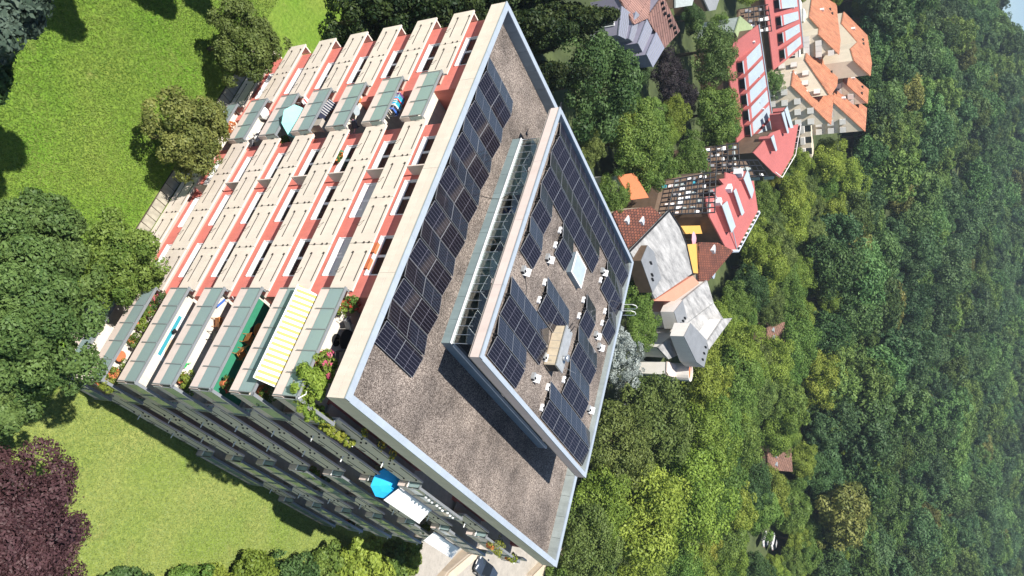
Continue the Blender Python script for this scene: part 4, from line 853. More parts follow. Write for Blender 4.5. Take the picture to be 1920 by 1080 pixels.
MID = [(35,59.8,6.2,7,4), (51.3,65.3,5,5.5,1), (48.9,66.4,3.5,4,0), (58.5,68.3,4.5,5,1), (69.1,104.7,5.5,6,5), (76.9,96,5.2,5.5,1), (58.2,86.8,3.6,4.5,6), (77.2,76.9,1.5,2.6,8), (64.4,37.2,4,7.5,7), (73.1,37.3,3,6,7), (68.4,49.2,3.2,5,1), (75.6,31.7,6.5,8,2), (67.3,25.5,5.5,7,2), (93.3,27.9,7.5,9,0), (77,20.2,7,8,0), (67.1,11.6,5,6,2), (99.5,39.7,6.5,9,0), (113,65.2,6,8,0), (115.7,88.1,6,8,0), (140.4,83.7,6.5,9,1), (160,84.2,7,9,3), (141.9,67.7,6.5,9,1), (113,103.7,4,7,1), (109.7,90.9,4.5,7,0), (99.7,64.6,4.5,7,0), (96,51.3,5.5,8,0), (67.6,16.6,5,6,0), (58.4,77.3,3,4.5,1), (74.4,82.5,4,4.5,1), (82.8,90.1,2.6,4,4), (66.5,72,3.4,4,1), (87.2,91.2,1.5,2.2,3), (56.1,64,3.8,5,1), (53.5,57.7,3,6,1), (116.2,116.1,3,5,3), (71.3,95.5,2.4,4,6), (89.2,105.2,3.6,4.5,1), (189.7,100.1,3.9,8.7,1), (229,69.3,4.5,6.5,0), (137.3,202.4,5.8,8.1,1), (132,117.7,3.6,7.5,1), (221.3,57.7,4.5,6.7,1), (181.2,116.3,4.4,6.6,0), (167.2,32.6,3.7,6.1,4), (149,113.1,3.7,7,2), (226.2,76.7,4.8,8.9,1), (186.3,58.4,6.1,7.9,4), (173.9,125.9,5.5,7.9,4), (123,191.1,4.3,6.9,0), (170.5,145,6,8.9,0), (86.9,12.7,4.7,7.2,0), (238,52.8,3.7,8,3), (194.7,94.9,4.8,7.9,4), (108.4,19.1,4.4,6.8,1), (139.1,114.7,5,5.7,2), (179.4,104.4,4.2,8.5,0), (127.9,56.1,4.4,8.7,1), (137.7,133.2,3.8,6,1), (176.5,78.5,5,5.8,0), (148.7,49.1,5.2,8.1,0), (173.8,64.4,6,8,4), (163,110,4.7,5.7,0), (182.8,139.8,3.8,7.2,1), (191.6,45.4,4,7.6,0), (175.4,168,6,6.1,1), (135.5,92.9,4.8,8.7,1), (127.8,33.2,5.3,7.4,1), (137.6,27.3,4.1,7,1), (214.3,47.2,3.8,6.2,0), (226.5,89.3,4.8,6.3,0), (128.6,47.6,4.1,8,1), (127.7,68.1,4.5,9,0), (235.3,65.9,3.8,7.8,2), (210.4,93.4,4.1,5.8,2), (152.1,145.9,4.6,6.3,5), (202.4,71.4,5.7,7.8,0), (115.3,77,4,8.3,1), (157.9,129.5,5.9,7.1,2), (177.9,47.9,4,7.7,0), (118,58.2,3.7,8.7,0), (230.9,54.4,3.6,5.8,0), (196.4,121.4,3.9,7.1,2), (197.1,79.1,4,6.3,3), (206.9,115.6,4.8,7.2,2), (175.4,35.9,4.1,8.8,2), (215.8,101.3,4.2,7.6,0), (200.5,131.3,5.2,6.5,1), (149.2,134.1,4.1,6.7,1), (125.1,40.6,3.7,8.3,2), (174.5,177.8,3.6,5.9,1), (173.9,50.8,3.1,5.9,1), (173.1,59,2.9,5.7,1), (77.2,8.6,3.1,6.2,0), (169.7,102.6,3.6,7.2,0), (170.6,121.6,2.9,4.4,4), (119.5,101.7,4.2,7.2,5), (120,26.2,2.9,6.3,0), (201.6,55.6,4.2,7.3,0), (78.8,136.8,3.9,4.3,0), (64.9,79.4,2.9,4.7,0), (142.8,106.8,2.8,4.9,1), (173.3,70.5,3,6.9,0), (184.7,147.3,2.9,4.9,0), (167.2,36.9,3.3,6.4,0), (105.6,168.6,2.9,7.3,0), (68,6.9,2.9,5.5,1), (170.1,152.8,2.8,4.5,0), (122.6,55.8,3.2,5.6,2), (170.5,96.6,2.6,4.4,3), (78.2,14.1,2.8,6.7,1), (155.6,154.2,2.7,6.4,0), (101.3,47.2,2.7,4.4,0), (113.1,53.7,3,4.8,0), (161.4,100.4,2.8,6,4), (171.5,133.5,2.9,5.9,1), (130.6,121.7,2.8,5.6,1), (166.5,169,3.6,4.8,4), (147.6,31.5,2.7,7.2,0), (101.4,20.2,2.8,5,1), (153.2,28.9,2.9,5.3,4), (189.6,130,2.6,6.2,1), (190.4,85.4,3.3,7.1,1), (176.6,121.9,3,5.6,0), (183.7,45.4,2.8,4.1,0), (190.4,91.5,3,4.6,0), (48.3,70.8,2.9,6.1,1), (210.7,65.1,3.3,6.4,2), (156.8,110.9,2.7,4.3,1), (196.4,108.3,3,4.5,0), (131.3,91.9,3.4,5.2,1), (157.3,67.3,3.2,5,0), (182.8,102.2,3.2,4.3,3), (145.2,43.8,3.1,4.9,1), (162.3,123.9,2.9,6,4), (49.8,78,2.8,4,4), (219.9,89.8,3.5,4,3), (104.8,133.4,3.2,5.5,5), (224.7,73.4,2.9,5.6,0), (146.4,78.3,2.8,7.4,1), (184,112,2.9,7.4,0), (164,69.9,2.7,6.4,1), (158.9,102.8,2.6,5.1,3), (124.8,121.5,2.7,7.2,5), (164.4,49.3,2.6,4.3,1), (139.5,108.9,2.8,5.2,1), (199,118.2,2.7,5.8,0), (76.9,121.1,2.8,4.2,1), (44,57.8,2.7,4,2), (163.7,104.9,2.8,7.1,4), (144.7,123.5,3,6.2,4), (207.9,43.7,2.8,4.5,0), (129,21.9,3.5,6,0), (167.5,80.8,3.2,7.1,1), (64.7,109,2.7,4.2,4), (72,46.3,3.4,4.9,1), (65.3,84.7,3.2,5.2,0), (162.2,51.3,5.8,9.5,1), (131.5,123,4.3,7.6,2), (113,59.7,6,9.8,1), (113.8,81.9,5,8.6,4), (204.4,49.2,4.1,8.7,2), (141.2,133.5,4.7,8.2,1), (182.6,79.1,5.3,7.4,0), (199.9,75.6,5.8,8.6,1), (183.4,94.7,5,7.8,0), (172.8,108,5.2,7.4,2), (181,46.3,5.1,9.2,1), (124.2,50.3,5.6,8.9,1), (135.3,30.7,4.8,7.4,0), (115.3,73.7,4.3,7.5,1), (132.3,73.8,5.6,9.4,0), (178.4,61.5,4.5,9.2,4), (129.8,95.9,4.6,6.4,1), (189.2,71.7,5.2,7.4,4), (143.8,92.4,5,6.8,0), (206.3,53.9,4.4,7,0), (150.8,121.8,4.1,7,2), (176.3,40.4,4.2,6.4,1), (180.9,52.2,4.7,6.3,1), (205.5,59.3,4.9,9.9,1), (157.9,137.7,4.6,9,4), (179.1,73.5,4.2,7.7,4), (174.9,94.8,4.4,7.7,0), (185.5,54,4.7,9.2,2), (112.4,36.7,6.2,7.9,1), (178.5,39.5,4.1,9.6,0), (124.8,58.5,4.6,8,1), (135.8,46.4,5.4,7.4,4), (150.8,68.8,4.7,9.9,0), (190.8,89,4.8,6.8,2), (159.5,94.9,4.4,6.9,1), (150.7,31.6,4.7,9,4), (121.7,43.5,4.3,7.6,4), (130.3,65.2,4.9,7.6,2), (202,65,5.7,7,1), (149.5,129.3,5.5,7,0), (152.6,142.6,6.4,9.4,0), (139.7,102.2,4.7,8.5,0), (196.8,85.4,4.7,7.4,3), (118.9,94.6,5.8,8.2,2), (164,82,4.5,6.2,4), (165.8,122.9,6.2,6.8,1), (138.5,123,4.2,7.7,2), (153.6,119.8,4.4,6.5,0), (145.2,43.6,5.4,8,1), (125.4,125.8,4.2,8.1,0), (104.1,28.1,5.2,9.8,2), (128.1,37.9,5.7,7,3), (123.2,113.5,5.3,6.3,0), (124.4,108.1,5.5,9,0), (178.3,83,4.9,6.8,0), (171.7,115.5,4.7,6.4,4), (111.6,55.4,4.2,7.4,3), (112.9,22,4.6,9.2,0), (142.8,72.9,5.3,8.4,1), (138.5,66,4.1,6.5,1), (200.4,45.8,4.7,7.9,1), (110.9,74.8,4.3,7.2,1), (143.9,61.8,5.4,6.2,0), (172.9,100,4.2,7.5,1), (121.5,52.5,4.4,7.3,0), (136.3,136.3,6.1,8.9,0), (144,80.4,5.2,9.7,1), (110.9,49,5.4,6.7,1), (166.7,64.6,4.6,7,0), (128,72.1,4.1,7.5,2), (228.8,49.8,4.9,6.1,1), (120.4,46,4.2,6.5,0), (113.4,61.9,4.5,6,1), (137.6,98.6,4.3,6.5,0), (117.5,27.2,4.1,8.8,3), (180.1,89.4,4.7,6.4,0), (166.6,139.8,5.3,6.9,0), (126.4,85.5,4.4,8.7,2), (111.4,68.6,4.2,7.7,0), (111.2,40.3,4.1,6.4,4), (168.1,34.8,4,7.6,0)]
FIXED_WORDS = ['standing at the far end of the lower roof', 'behind the penthouse corner, large one', 'small one beside the penthouse corner', 'left of the orange roof', 'before the long red roof, upper one', 'before the long red roof, lower one', 'beside the violet house', 'small one by the terraces', 'behind the penthouse roof, larger one', 'behind the penthouse roof, smaller one', 'between penthouse and white roof',
 'behind the right penthouse edge, larger', 'behind the right penthouse edge, nearer', 'big one at the right of the penthouse', 'big one nearest the penthouse corner', 'below the far roof corner']
for i, (x, y, R, hc, kd) in enumerate(MID):
    s = R / 5.0; zt = (hc + .62 * R) / (6.2 + 4.5)
    if i < len(FIXED_WORDS): lb = KW[kd] + ' tree ' + FIXED_WORDS[i]; g = None
    else:
        lm = min(LANDMARKS, key=lambda q: (q[0] - x) ** 2 + (q[1] - y) ** 2); sz = 'small ' if R < 3.6 else ('large ' if R > 5.2 else '')
        lb = sz + KW[kd] + ' tree ' + ('behind ' if (x - lm[0]) * F2[0] + (y - lm[1]) * F2[1] > 0 else 'before ') + lm[2]; g = 'garden trees behind the building'
    tree(x, y, MT[kd][i % len(MT[kd])], mtr, lb, 'garden_tree', s, None, g, None, s * .93)
# bare dead tree on the slope
bt = MB(); rr = random.Random(4)
for i in range(26):
    a = rr.uniform(0, 6.28); L = rr.uniform(1.2, 3.4); z = rr.uniform(2, 6)
    bt.tube([(0, 0, z), (math.cos(a) * L * .5, math.sin(a) * L * .5, z + 1.6), (math.cos(a) * L, math.sin(a) * L, z + 3.5 + rr.random())], [.12, .07, .02], 4)
bt.tube([(0, 0, -.5), (0, 0, 9.5)], [.3, .06], 6)
o = empty('dead_tree', (199, 93.5, float(ter(199, 93.5))), 0, 'bare grey dead tree standing among the green slope trees', 'tree'); bt.build('branches', 'bare_wood', o)

# --- wooded hillside
FP = [('leaf_forest', 5.0, 5.0, 70, (.20, .38)), ('leaf_forest2', 5.2, 4.4, 60, (.22, .40)), ('leaf_forest3', 4.2, 5.8, 90, (.16, .30)), ('leaf_forest', 5.6, 4.2, 85, (.15, .32)), ('leaf_forest4', 4.4, 4.6, 60, (.20, .36)), ('leaf_forest2', 4.6, 5.6, 95, (.14, .28)), ('leaf_forest3', 5.4, 4.8, 55, (.24, .42)), ('leaf_forest', 4.0, 6.2, 80, (.16, .30))]
far = [crown_mesh('crown', 90 + i, R_, Rz_, 7.5, nc_, 7500, .28, m_, clump=cl_, inner=.13) for i, (m_, R_, Rz_, nc_, cl_) in enumerate(FP)]
FW = ['green forest tree', 'yellow-green spreading forest tree', 'dark narrow forest tree', 'broad green forest tree', 'yellowish forest tree', 'tall light green forest tree', 'broad dark forest tree', 'tall slim green forest tree']
KSEQ = [4, 0, 1, 2, 3, 0, 5, 6, 2, 7, 3, 1, 0, 5, 6, 2, 3, 7, 5, 0, 2, 6, 1, 3]
ftr = trunk_mesh('trunk', 90, 8.5, .28, 2.5, limbs=4)
r = np.random.default_rng(21)
D = []; cell = {}
EXCL = [(88, 112, 14), (102, 108, 12), (98, 147, 14), (113, 158, 14), (122, 152, 16), (132, 158, 14), (128, 170, 14), (126, 182, 10), (155, 60, 9), (134, 82, 8), (172, 44, 7), (120, 172, 12), (110, 165, 12)]
# keep the slope clear in front of the houses, as seen from the camera
for _ in range(60000):
    d = 205 + 480 * r.random() ** 1.15; hw_ = .40 * d + 12; s = r.uniform(-hw_, hw_)
    if d < 250 and s < -18: continue
    x, y = C2 + d * F2 + s * S2
    if any((x - a) ** 2 + (y - b) ** 2 < c * c for a, b, c in EXCL): continue
    sp = 8.2 + d * .006
    ci = (int(x // 12), int(y // 12)); ok = True
    for i in (-1, 0, 1):
        for j in (-1, 0, 1):
            for (a, b) in cell.get((ci[0] + i, ci[1] + j), ()):
                if (a - x) ** 2 + (b - y) ** 2 < sp * sp: ok = False
    if not ok: continue
    cell.setdefault(ci, []).append((x, y)); D.append((d, x, y))
# the strip right behind the tall orange-roofed houses
for d, s in [(246, -88), (252, -76), (249, -64), (256, -52), (250, -40), (246, -30), (243, -22), (262, -70), (266, -84), (262, -58), (240, -97), (270, -45), (262, -35), (258, -96), (235, -24), (228, -19)]:
    x, y = C2 + d * F2 + s * S2; D.append((d, x, y))
D.sort()
NI = 280
for i, (d, x, y) in enumerate(D[:NI]):
    s = random.uniform(.85, 1.75)
    sl = float((np.array([x, y]) - C2) @ S2); w_ = ('above the orange roofs' if sl < -35 else 'above the red end wing' if sl < -12 else 'above the saw-toothed roof' if sl < 10 else 'above the dead tree' if sl < 38 else 'above the small brown-roofed house' if sl < 60 else 'above the white cars')
    lb = FW[KSEQ[i % 24]] + (', small, ' if s < 1.1 else ', large, ' if s > 1.5 else ', ') + ('at the slope foot ' if d < 225 else 'low on the slope ' if d < 245 else 'halfway up the slope ') + w_
    tree(x, y, far[KSEQ[i % 24]], ftr, lb, 'forest_tree', s, None, 'trees on the lower hillside', None, s * random.uniform(.85, 1.1))
rest = D[NI:]
pts = np.array([(x, y) for d, x, y in rest]); zz = ter(pts[:, 0], pts[:, 1])
me = bpy.data.meshes.new('forest'); me.from_pydata([(a, b, c) for (a, b), c in zip(pts, zz)], [], [])
at = me.attributes.new('scl', 'FLOAT_VECTOR', 'POINT'); sc = r.uniform(.85, 1.85, len(pts)); at.data.foreach_set('vector', np.stack([sc, sc, sc * r.uniform(.8, 1.1, len(pts))], 1).astype(np.float32).ravel())
at = me.attributes.new('rot', 'FLOAT_VECTOR', 'POINT'); at.data.foreach_set('vector', np.stack([np.zeros(len(pts)), np.zeros(len(pts)), r.uniform(0, 6.28, len(pts))], 1).astype(np.float32).ravel())
at = me.attributes.new('kind_id', 'INT', 'POINT'); at.data.foreach_set('value', np.array([KSEQ[i % 24] for i in range(len(pts))], np.int32))
fo = inst('forest', me); tag(fo, 'dense green forest covering the upper hillside up to the skyline', 'forest', None, 'stuff')
protos = {}
for ob in bpy.data.objects:
    if ob.name.startswith('crown') and ob.data in far: protos.setdefault(far.index(ob.data), ob)
ng = bpy.data.node_groups.new('forest_scatter', 'GeometryNodeTree')
ng.interface.new_socket('Geometry', in_out='INPUT', socket_type='NodeSocketGeometry'); ng.interface.new_socket('Geometry', in_out='OUTPUT', socket_type='NodeSocketGeometry')
gi = ng.nodes.new('NodeGroupInput'); go = ng.nodes.new('NodeGroupOutput'); jn = ng.nodes.new('GeometryNodeJoinGeometry')
def named(nm, ty):
    q = ng.nodes.new('GeometryNodeInputNamedAttribute'); q.data_type = ty; q.inputs['Name'].default_value = nm; return q.outputs['Attribute']
sc_, ro_, kd_ = named('scl', 'FLOAT_VECTOR'), named('rot', 'FLOAT_VECTOR'), named('kind_id', 'INT')
for i in range(8):
    oi = ng.nodes.new('GeometryNodeObjectInfo'); oi.inputs['Object'].default_value = protos[i]; oi.transform_space = 'ORIGINAL'
    ip = ng.nodes.new('GeometryNodeInstanceOnPoints'); cm = ng.nodes.new('FunctionNodeCompare'); cm.data_type = 'INT'; cm.operation = 'EQUAL'
    cm.inputs[3].default_value = i; ng.links.new(kd_, cm.inputs[2])
    ng.links.new(gi.outputs[0], ip.inputs['Points']); ng.links.new(cm.outputs[0], ip.inputs['Selection']); ng.links.new(oi.outputs['Geometry'], ip.inputs['Instance'])
    ng.links.new(sc_, ip.inputs['Scale']); ng.links.new(ro_, ip.inputs['Rotation']); ng.links.new(ip.outputs[0], jn.inputs[0])
ng.links.new(jn.outputs[0], go.inputs[0])
md = fo.modifiers.new('scatter', 'NODES'); md.node_group = ng
print('forest trees', len(D), 'scattered', len(rest))

# ------------------------------------------------------------------ houses behind
HD = {
    'H1_main':[(42.3,85.5,10.3),(50.0,86.9,10.8),(50.2,83.6,8.9),(43.2,82.1,8.2)],
    'H1_wing':[(43.4,87.4,8.9),(43.1,81.9,8.3),(41.6,79.0,7.3),(37.9,81.0,5.6)],
    'H1_s0':[(38.2,79.0,6.4),(40.4,80.2,6.8),(42.9,77.6,6.0),(41.0,76.3,5.6)],
    'H1_s1':[(40.6,80.6,7.5),(41.7,81.2,7.6),(44.3,78.2,6.7),(42.7,77.4,6.5)],
    'H1_s2':[(42.5,80.9,8.6),(44.8,81.4,8.7),(46.5,78.0,7.6),(43.8,77.5,7.5)],
    'H1_s3':[(44.9,80.8,9.4),(48.5,81.5,9.6),(48.7,77.7,8.4),(45.8,77.2,8.3)],
    'H2_main':[(76.0,118.9,15.7),(100.4,112.7,16.1),(99.3,104.2,9.7),(75.1,111.9,10.4)],
    'H2b_main':[(94.6,151.0,18.9),(106.3,147.0,19.1),(105.2,138.7,13.0),(88.4,144.7,12.8)],
    'H2_wing':[(93.7,101.3,13.8),(94.9,107.7,16.6),(97.5,111.3,18.5),(100.7,115.3,20.8),(104.9,110.3,19.6),(105.2,104.3,17.3),(102.3,103.4,16.3)],
    'H3':[(76.8,81.2,13.6),(79.3,82.7,14.7),(81.1,82.8,15.1),(84.5,85.6,16.8),(89.6,82.6,17.1),(89.5,73.6,14.2),(87.2,71.9,13.1),(79.0,73.0,11.5),(75.6,74.8,11.2),(77.6,76.6,12.3),(75.9,76.5,11.9),(77.9,79.4,13.3),(76.3,79.3,12.8),(77.6,80.5,13.5)],
    'H3_band':[(100.9,91.8,14.5),(103.1,93.0,14.6),(96.2,78.6,13.9),(86.5,67.7,13.1),(83.7,65.7,13.0),(91.9,75.4,13.6)],
    'H4_tileA':[(53.7,54.5,5.8),(58.3,58.8,8.9),(60.8,59.1,9.8),(59.6,51.9,6.5),(53.5,53.8,5.5)],
    'H4_white':[(58.5,50.9,7.1),(62.4,61.2,10.2),(66.3,61.1,10.9),(69.5,60.3,11.3),(74.4,58.0,11.6),(68.5,49.3,8.5)],
    'H4_dormer':[(60.1,53.1,8.9),(62.5,53.7,9.1),(67.1,52.1,9.3),(65.9,48.7,8.9),(59.7,50.1,8.6)],
    'H4_pink':[(76.6,59.0,11.0),(79.4,59.4,11.5),(74.6,52.8,9.4),(69.4,49.5,8.0)],
    'H4_tileB':[(77.0,66.1,11.0),(80.7,68.7,13.1),(84.8,69.9,14.9),(83.8,62.9,11.7),(82.1,61.4,10.6)],
    'H4_yellowA':[(71.1,65.1,9.4),(83.6,74.9,9.4),(87.1,75.7,9.4),(74.3,65.9,9.4)],
    'H4_yellowB':[(72.7,62.5,10.5),(78.3,66.8,10.5),(81.1,62.6,10.5),(77.9,60.5,10.5)],
    'H4b_A':[(80.3,60.6,12.4),(85.1,59.1,12.8),(79.7,50.6,9.3),(76.6,51.9,9.1),(77.0,54.5,9.9)],
    'H4b_B':[(84.6,58.8,12.9),(89.3,58.6,13.7),(88.5,53.4,12.0),(80.6,45.6,8.2),(76.8,45.5,7.5),(81.1,53.2,10.6)],
    'H4b_C':[(85.6,56.4,14.6),(88.3,58.2,15.4),(84.9,50.0,13.2),(83.5,50.5,13.1)],
    'H4b_d1':[(75.9,49.6,12.2),(84.8,51.2,13.2),(85.5,47.0,12.7),(82.0,46.1,12.3),(75.0,46.7,11.8)],
    'H4b_d2':[(76.3,54.1,10.2),(79.7,52.9,10.3),(78.3,49.9,9.8),(74.9,51.0,9.6)],
    'H5_a':[(114.8,176.9,18.6),(126.4,191.0,22.1),(125.7,185.7,23.6),(121.6,174.9,24.6),(116.3,159.5,26.3),(111.3,148.3,26.8),(107.2,151.8,22.3),(109.1,156.5,22.0),(107.3,159.1,19.7)],
    'H5_b':[(113.5,155.6,19.6),(118.2,152.5,24.4),(118.4,149.3,25.7),(115.4,142.5,26.0),(110.9,134.9,25.4),(108.6,144.5,20.1)],
    'H5_c':[(111.4,147.2,17.1),(113.9,145.5,19.7),(119.2,143.0,24.7),(112.5,127.5,25.4),(105.6,132.8,18.1)],
    'H5_d':[(123.2,147.9,25.3),(127.1,152.0,26.7),(133.1,151.6,31.5),(126.5,137.6,31.8),(120.3,141.3,25.6)],
    'H5_e':[(127.4,160.2,27.1),(132.9,158.4,31.9),(128.5,149.0,32.1),(123.2,151.3,27.3)],
    'H5_f':[(125.6,182.7,25.6),(130.7,177.4,31.5),(128.1,170.6,32.1),(123.0,157.0,33.4),(118.2,147.0,33.5),(114.7,149.2,30.0),(116.7,156.3,28.8),(122.5,165.4,29.8),(120.0,170.7,25.9)],
    'H3_d1':[(79.4,76.6,14.0),(84.7,75.4,14.6),(84.3,73.7,14.2),(78.6,75.0,13.5)],
    'H3_d2':[(80.2,80.1,15.0),(85.2,78.9,15.7),(85.0,78.0,15.4),(79.8,79.2,14.8)],
    'H3_d3':[(80.9,84.9,16.4),(85.1,83.9,16.9),(85.6,82.4,16.6),(81.1,83.1,15.9)],
    'H2_d1':[(93.2,113.0,19.6),(98.2,112.1,20.2),(97.5,111.3,19.8),(93.1,111.9,19.2)],
    'H2_d2':[(93.1,111.5,19.1),(97.9,110.5,19.5),(97.7,110.0,19.3),(92.8,110.8,18.7)],
    'H2_d3':[(94.3,106.3,17.3),(97.6,105.4,17.6),(97.5,104.9,17.4),(94.0,105.3,16.9)],
    'T1':[(64.7,62.4,9.1),(75.9,71.5,13.1),(72.4,77.5,13.2),(63.5,68.4,9.7)],
    'T2':[(88.0,132.1,10.4),(95.3,140.8,13.7),(90.8,144.7,13.2),(85.2,137.2,10.5)],
    'T3':[(79.8,83.0,10.0),(88.4,90.1,13.3),(84.1,95.1,13.0),(77.1,87.8,10.1)],
    'T4':[(82.8,85.7,12.0),(95.5,96.3,16.9),(90.4,96.1,15.6),(81.5,88.4,12.1)],
    'W1':[(72.5,97.6,5.5),(99.0,125.8,7.4),(98.5,126.6,7.4),(72.1,98.2,5.5)],
    'H6':[(151.2,59.9,12.5),(156.3,63.6,16.9),(159.9,58.8,17.2),(153.8,56.4,12.7)],
    'H8':[(130.5,82.0,13.2),(134.0,85.2,16.4),(136.8,81.5,16.6),(133.1,78.6,13.3)],
    'H9':[(51.8,59.4,5.6),(53.9,61.6,7.1),(57.9,60.2,8.4),(55.6,58.0,6.8)],
    'H7':[(52.7,100.1,7.4),(56.1,103.9,9.4),(56.6,101.9,9.1),(54.0,98.4,7.4)],
    'H7b':[(61.4,111.1,8.6),(64.5,115.1,11.0),(65.3,111.4,10.3),(64.3,110.0,9.5)],
    'H2_lawnroof':[(74.7,116.0,11.7),(75.2,121.5,12.0),(82.4,126.7,12.9),(81.3,123.5,12.7),(77.2,116.6,11.9)],
}
def cen(*keys):
    p = np.array([q for k in keys for q in HD[k]]); return p.mean(0)
def house(name, label, roofs, wallm, extra_walls=(), cat='house', wt=.25, down=1.5, inset=.05):
    c = cen(*[k for k, _ in roofs]); zb = float(ter(c[0], c[1]))
    root = empty(name, (round(float(c[0]), 2), round(float(c[1]), 2), zb), 0, label, cat); o = np.array(root.location)
    for k, rm in roofs:
        P = np.array(HD[k]) - o
        if np.cross(P[1] - P[0], P[2] - P[1])[2] < 0 and len(P) == 4: P = P[::-1]
        MB().slab([tuple(q) for q in P], wt).build('roof', rm, root)
        ctr = P.mean(0); W_ = ctr + (P - ctr) * (1 - inset); W_[:, 2] = P[:, 2] - wt - .02
        MB().prism([tuple(q) for q in W_], -down).build('wall', wallm, root)
    return root, o
def on_wall(root, o, A, Bp, zs, n, m_frame, m_glass, w=1.1, h=1.2, out=.06, name='window', side=1):
    """rows of windows on the wall under the roof edge A-B"""
    A = np.array(A) - o; Bp = np.array(Bp) - o; t = Bp[:2] - A[:2]; L = np.linalg.norm(t); t = t / L; nn = np.array([t[1], -t[0]]) * side
    for z in zs:
        for i in range(n):
            f = (i + .5) / n; top = A[2] + (Bp[2] - A[2]) * f
            if z - o[2] + h > top - .4: continue
            c = A[:2] + t * L * f; a = c - t * w / 2; b = c + t * w / 2; z0 = z - o[2]
            q = lambda p_, d_, zz: (p_[0] + nn[0] * d_, p_[1] + nn[1] * d_, zz)
            def bx(a_, b_, d0, d1, z0_, z1_): return MB().add([q(a_, d0, z0_), q(b_, d0, z0_), q(b_, d1, z0_), q(a_, d1, z0_), q(a_, d0, z1_), q(b_, d0, z1_), q(b_, d1, z1_), q(a_, d1, z1_)], [(0, 3, 2, 1), (4, 5, 6, 7), (0, 1, 5, 4), (1, 2, 6, 5), (2, 3, 7, 6), (3, 0, 4, 7)])
            wn_ = bx(a, b, -.5, out, z0, z0 + h).build(name, m_frame, root)
            bx(a + t * .12, b - t * .12, out + .002, out + .02, z0 + .14, z0 + h - .12).build('pane', m_glass, wn_)
def dormer(root, o, E1, E2, R1, R2, u, v0, v1, w, h, sheet='sheet_blue', cheek='red_roof'):
    E1, E2, R1, R2 = [np.array(q) - o for q in (E1, E2, R1, R2)]
    P = lambda uu, vv: (E1 * (1 - uu) + E2 * uu) * (1 - vv) + (R1 * (1 - uu) + R2 * uu) * vv
    L = np.linalg.norm(E2 - E1); du = w / L / 2
    a, b, c, d = P(u - du, v0), P(u + du, v0), P(u + du, v1), P(u - du, v1)
    up_ = np.array([0, 0, h]); a2, b2 = a + up_, b + up_
    lift = np.array([0, 0, .06])
    cheeks = MB().add([a, b, c, d, a2, b2], [(0, 1, 5, 4), (0, 4, 3), (1, 2, 5), (4, 5, 2, 3), (0, 3, 2, 1)]).build('dormer', cheek, root)
    ov = (a - d); ov = ov / np.linalg.norm(ov) * .35
    MB().slab([tuple(q + lift) for q in (a2 + ov, b2 + ov, c, d)], .05).build('dormer_sheet', sheet, cheeks)
    nn = np.cross(b - a, up_); nn = nn / np.linalg.norm(nn) * .03
    if nn @ (a - d) < 0: nn = -nn
    f0, f1 = a + (b - a) * .12 + nn, a + (b - a) * .88 + nn
    zz = lambda q, k_: tuple(q + np.array([0, 0, h * k_]))
    MB().add([zz(f0, .12), zz(f1, .12), zz(f1, .88), zz(f0, .88)], [(0, 1, 2, 3)]).build('pane', 'far_glass', cheeks)
def snow_guard(root, o, p, m='black'):
    p = np.array(p) - o; MB().box(p[0] - .18, p[0] + .18, p[1] - .18, p[1] + .18, p[2] - .1, p[2] + .35).build('roof_hook', m, root)
def lerp4(P, u, v): P = [np.array(q) for q in P]; return (P[0] * (1 - u) + P[1] * u) * (1 - v) + (P[3] * (1 - u) + P[2] * u) * v

# mauve-tiled house with grey sheet dormers
hr, o = house('tiled_house', 'mauve-tiled house with violet wall and grey sheet roofs among dark trees', [('H1_main', 'tile_mauve'), ('H1_wing', 'tile_mauve')], 'violet_wall')
for k in ('H1_s0', 'H1_s1', 'H1_s2', 'H1_s3'):
    P = np.array(HD[k]) - o; s = MB().slab([tuple(q) for q in P], .15).build('lean_to_roof', 'seam_sheet', hr)
    c = P.mean(0); W_ = c + (P - c) * .93; W_[:, 2] = P[:, 2] - .17; MB().prism([tuple(q) for q in W_], -1).build('wall', 'violet_wall', hr)
    for q in range(1, 5):
        a = P[0] + (P[1] - P[0]) * q / 5; b = P[3] + (P[2] - P[3]) * q / 5
        MB().tube([tuple(a + [0, 0, .02]), tuple(b + [0, 0, .02])], .03, 4).build('standing_seam', 'grey_sheet', s)
on_wall(hr, o, HD['H1_s0'][3], HD['H1_s0'][0], [3.2], 1, 'white_frame', 'far_glass', 1.0, 1.9, side=-1)
for i in range(8): snow_guard(hr, o, lerp4(HD['H1_main'], .08 + .12 * i, .2 + .05 * (i % 3)))
# long red-roofed row
hr, o = house('row_house', 'long red-roofed row house with six pale blue dormer sheets', [('H2_main', 'red_roof')], 'brown_wall')
R1, R2, E2, E1 = HD['H2_main']
for i in range(6): dormer(hr, o, E1, E2, R1, R2, .20 + .14 * i, .22, .96, 2.7, 1.5)
for i in range(9): snow_guard(hr, o, lerp4(HD['H2_main'], .1 + .1 * i, .22), 'white_paint')
MB().tube([tuple(np.array(R1) - o + [0, 0, .05]), tuple(np.array(R2) - o + [0, 0, .05])], .14, 6).build('ridge_cap', 'coping', hr)
P = lerp4(HD['H2_main'], .62, .28) - o; MB().box(P[0] - .5, P[0] + .5, P[1] - .6, P[1] + .6, P[2] - .3, P[2] + .25).build('roof_window', 'far_glass', hr)
hr, o = house('row_house', 'upper red-roofed row house with four pale blue dormer sheets below the orange roofs', [('H2b_main', 'red_roof')], 'brown_wall')
R1, R2, E2, E1 = HD['H2b_main']
for i in range(4): dormer(hr, o, E1, E2, R1, R2, .12 + .24 * i, .22, .94, 2.7, 1.5)
for i in range(4): snow_guard(hr, o, lerp4(HD['H2b_main'], .2 + .2 * i, .2), 'white_paint')
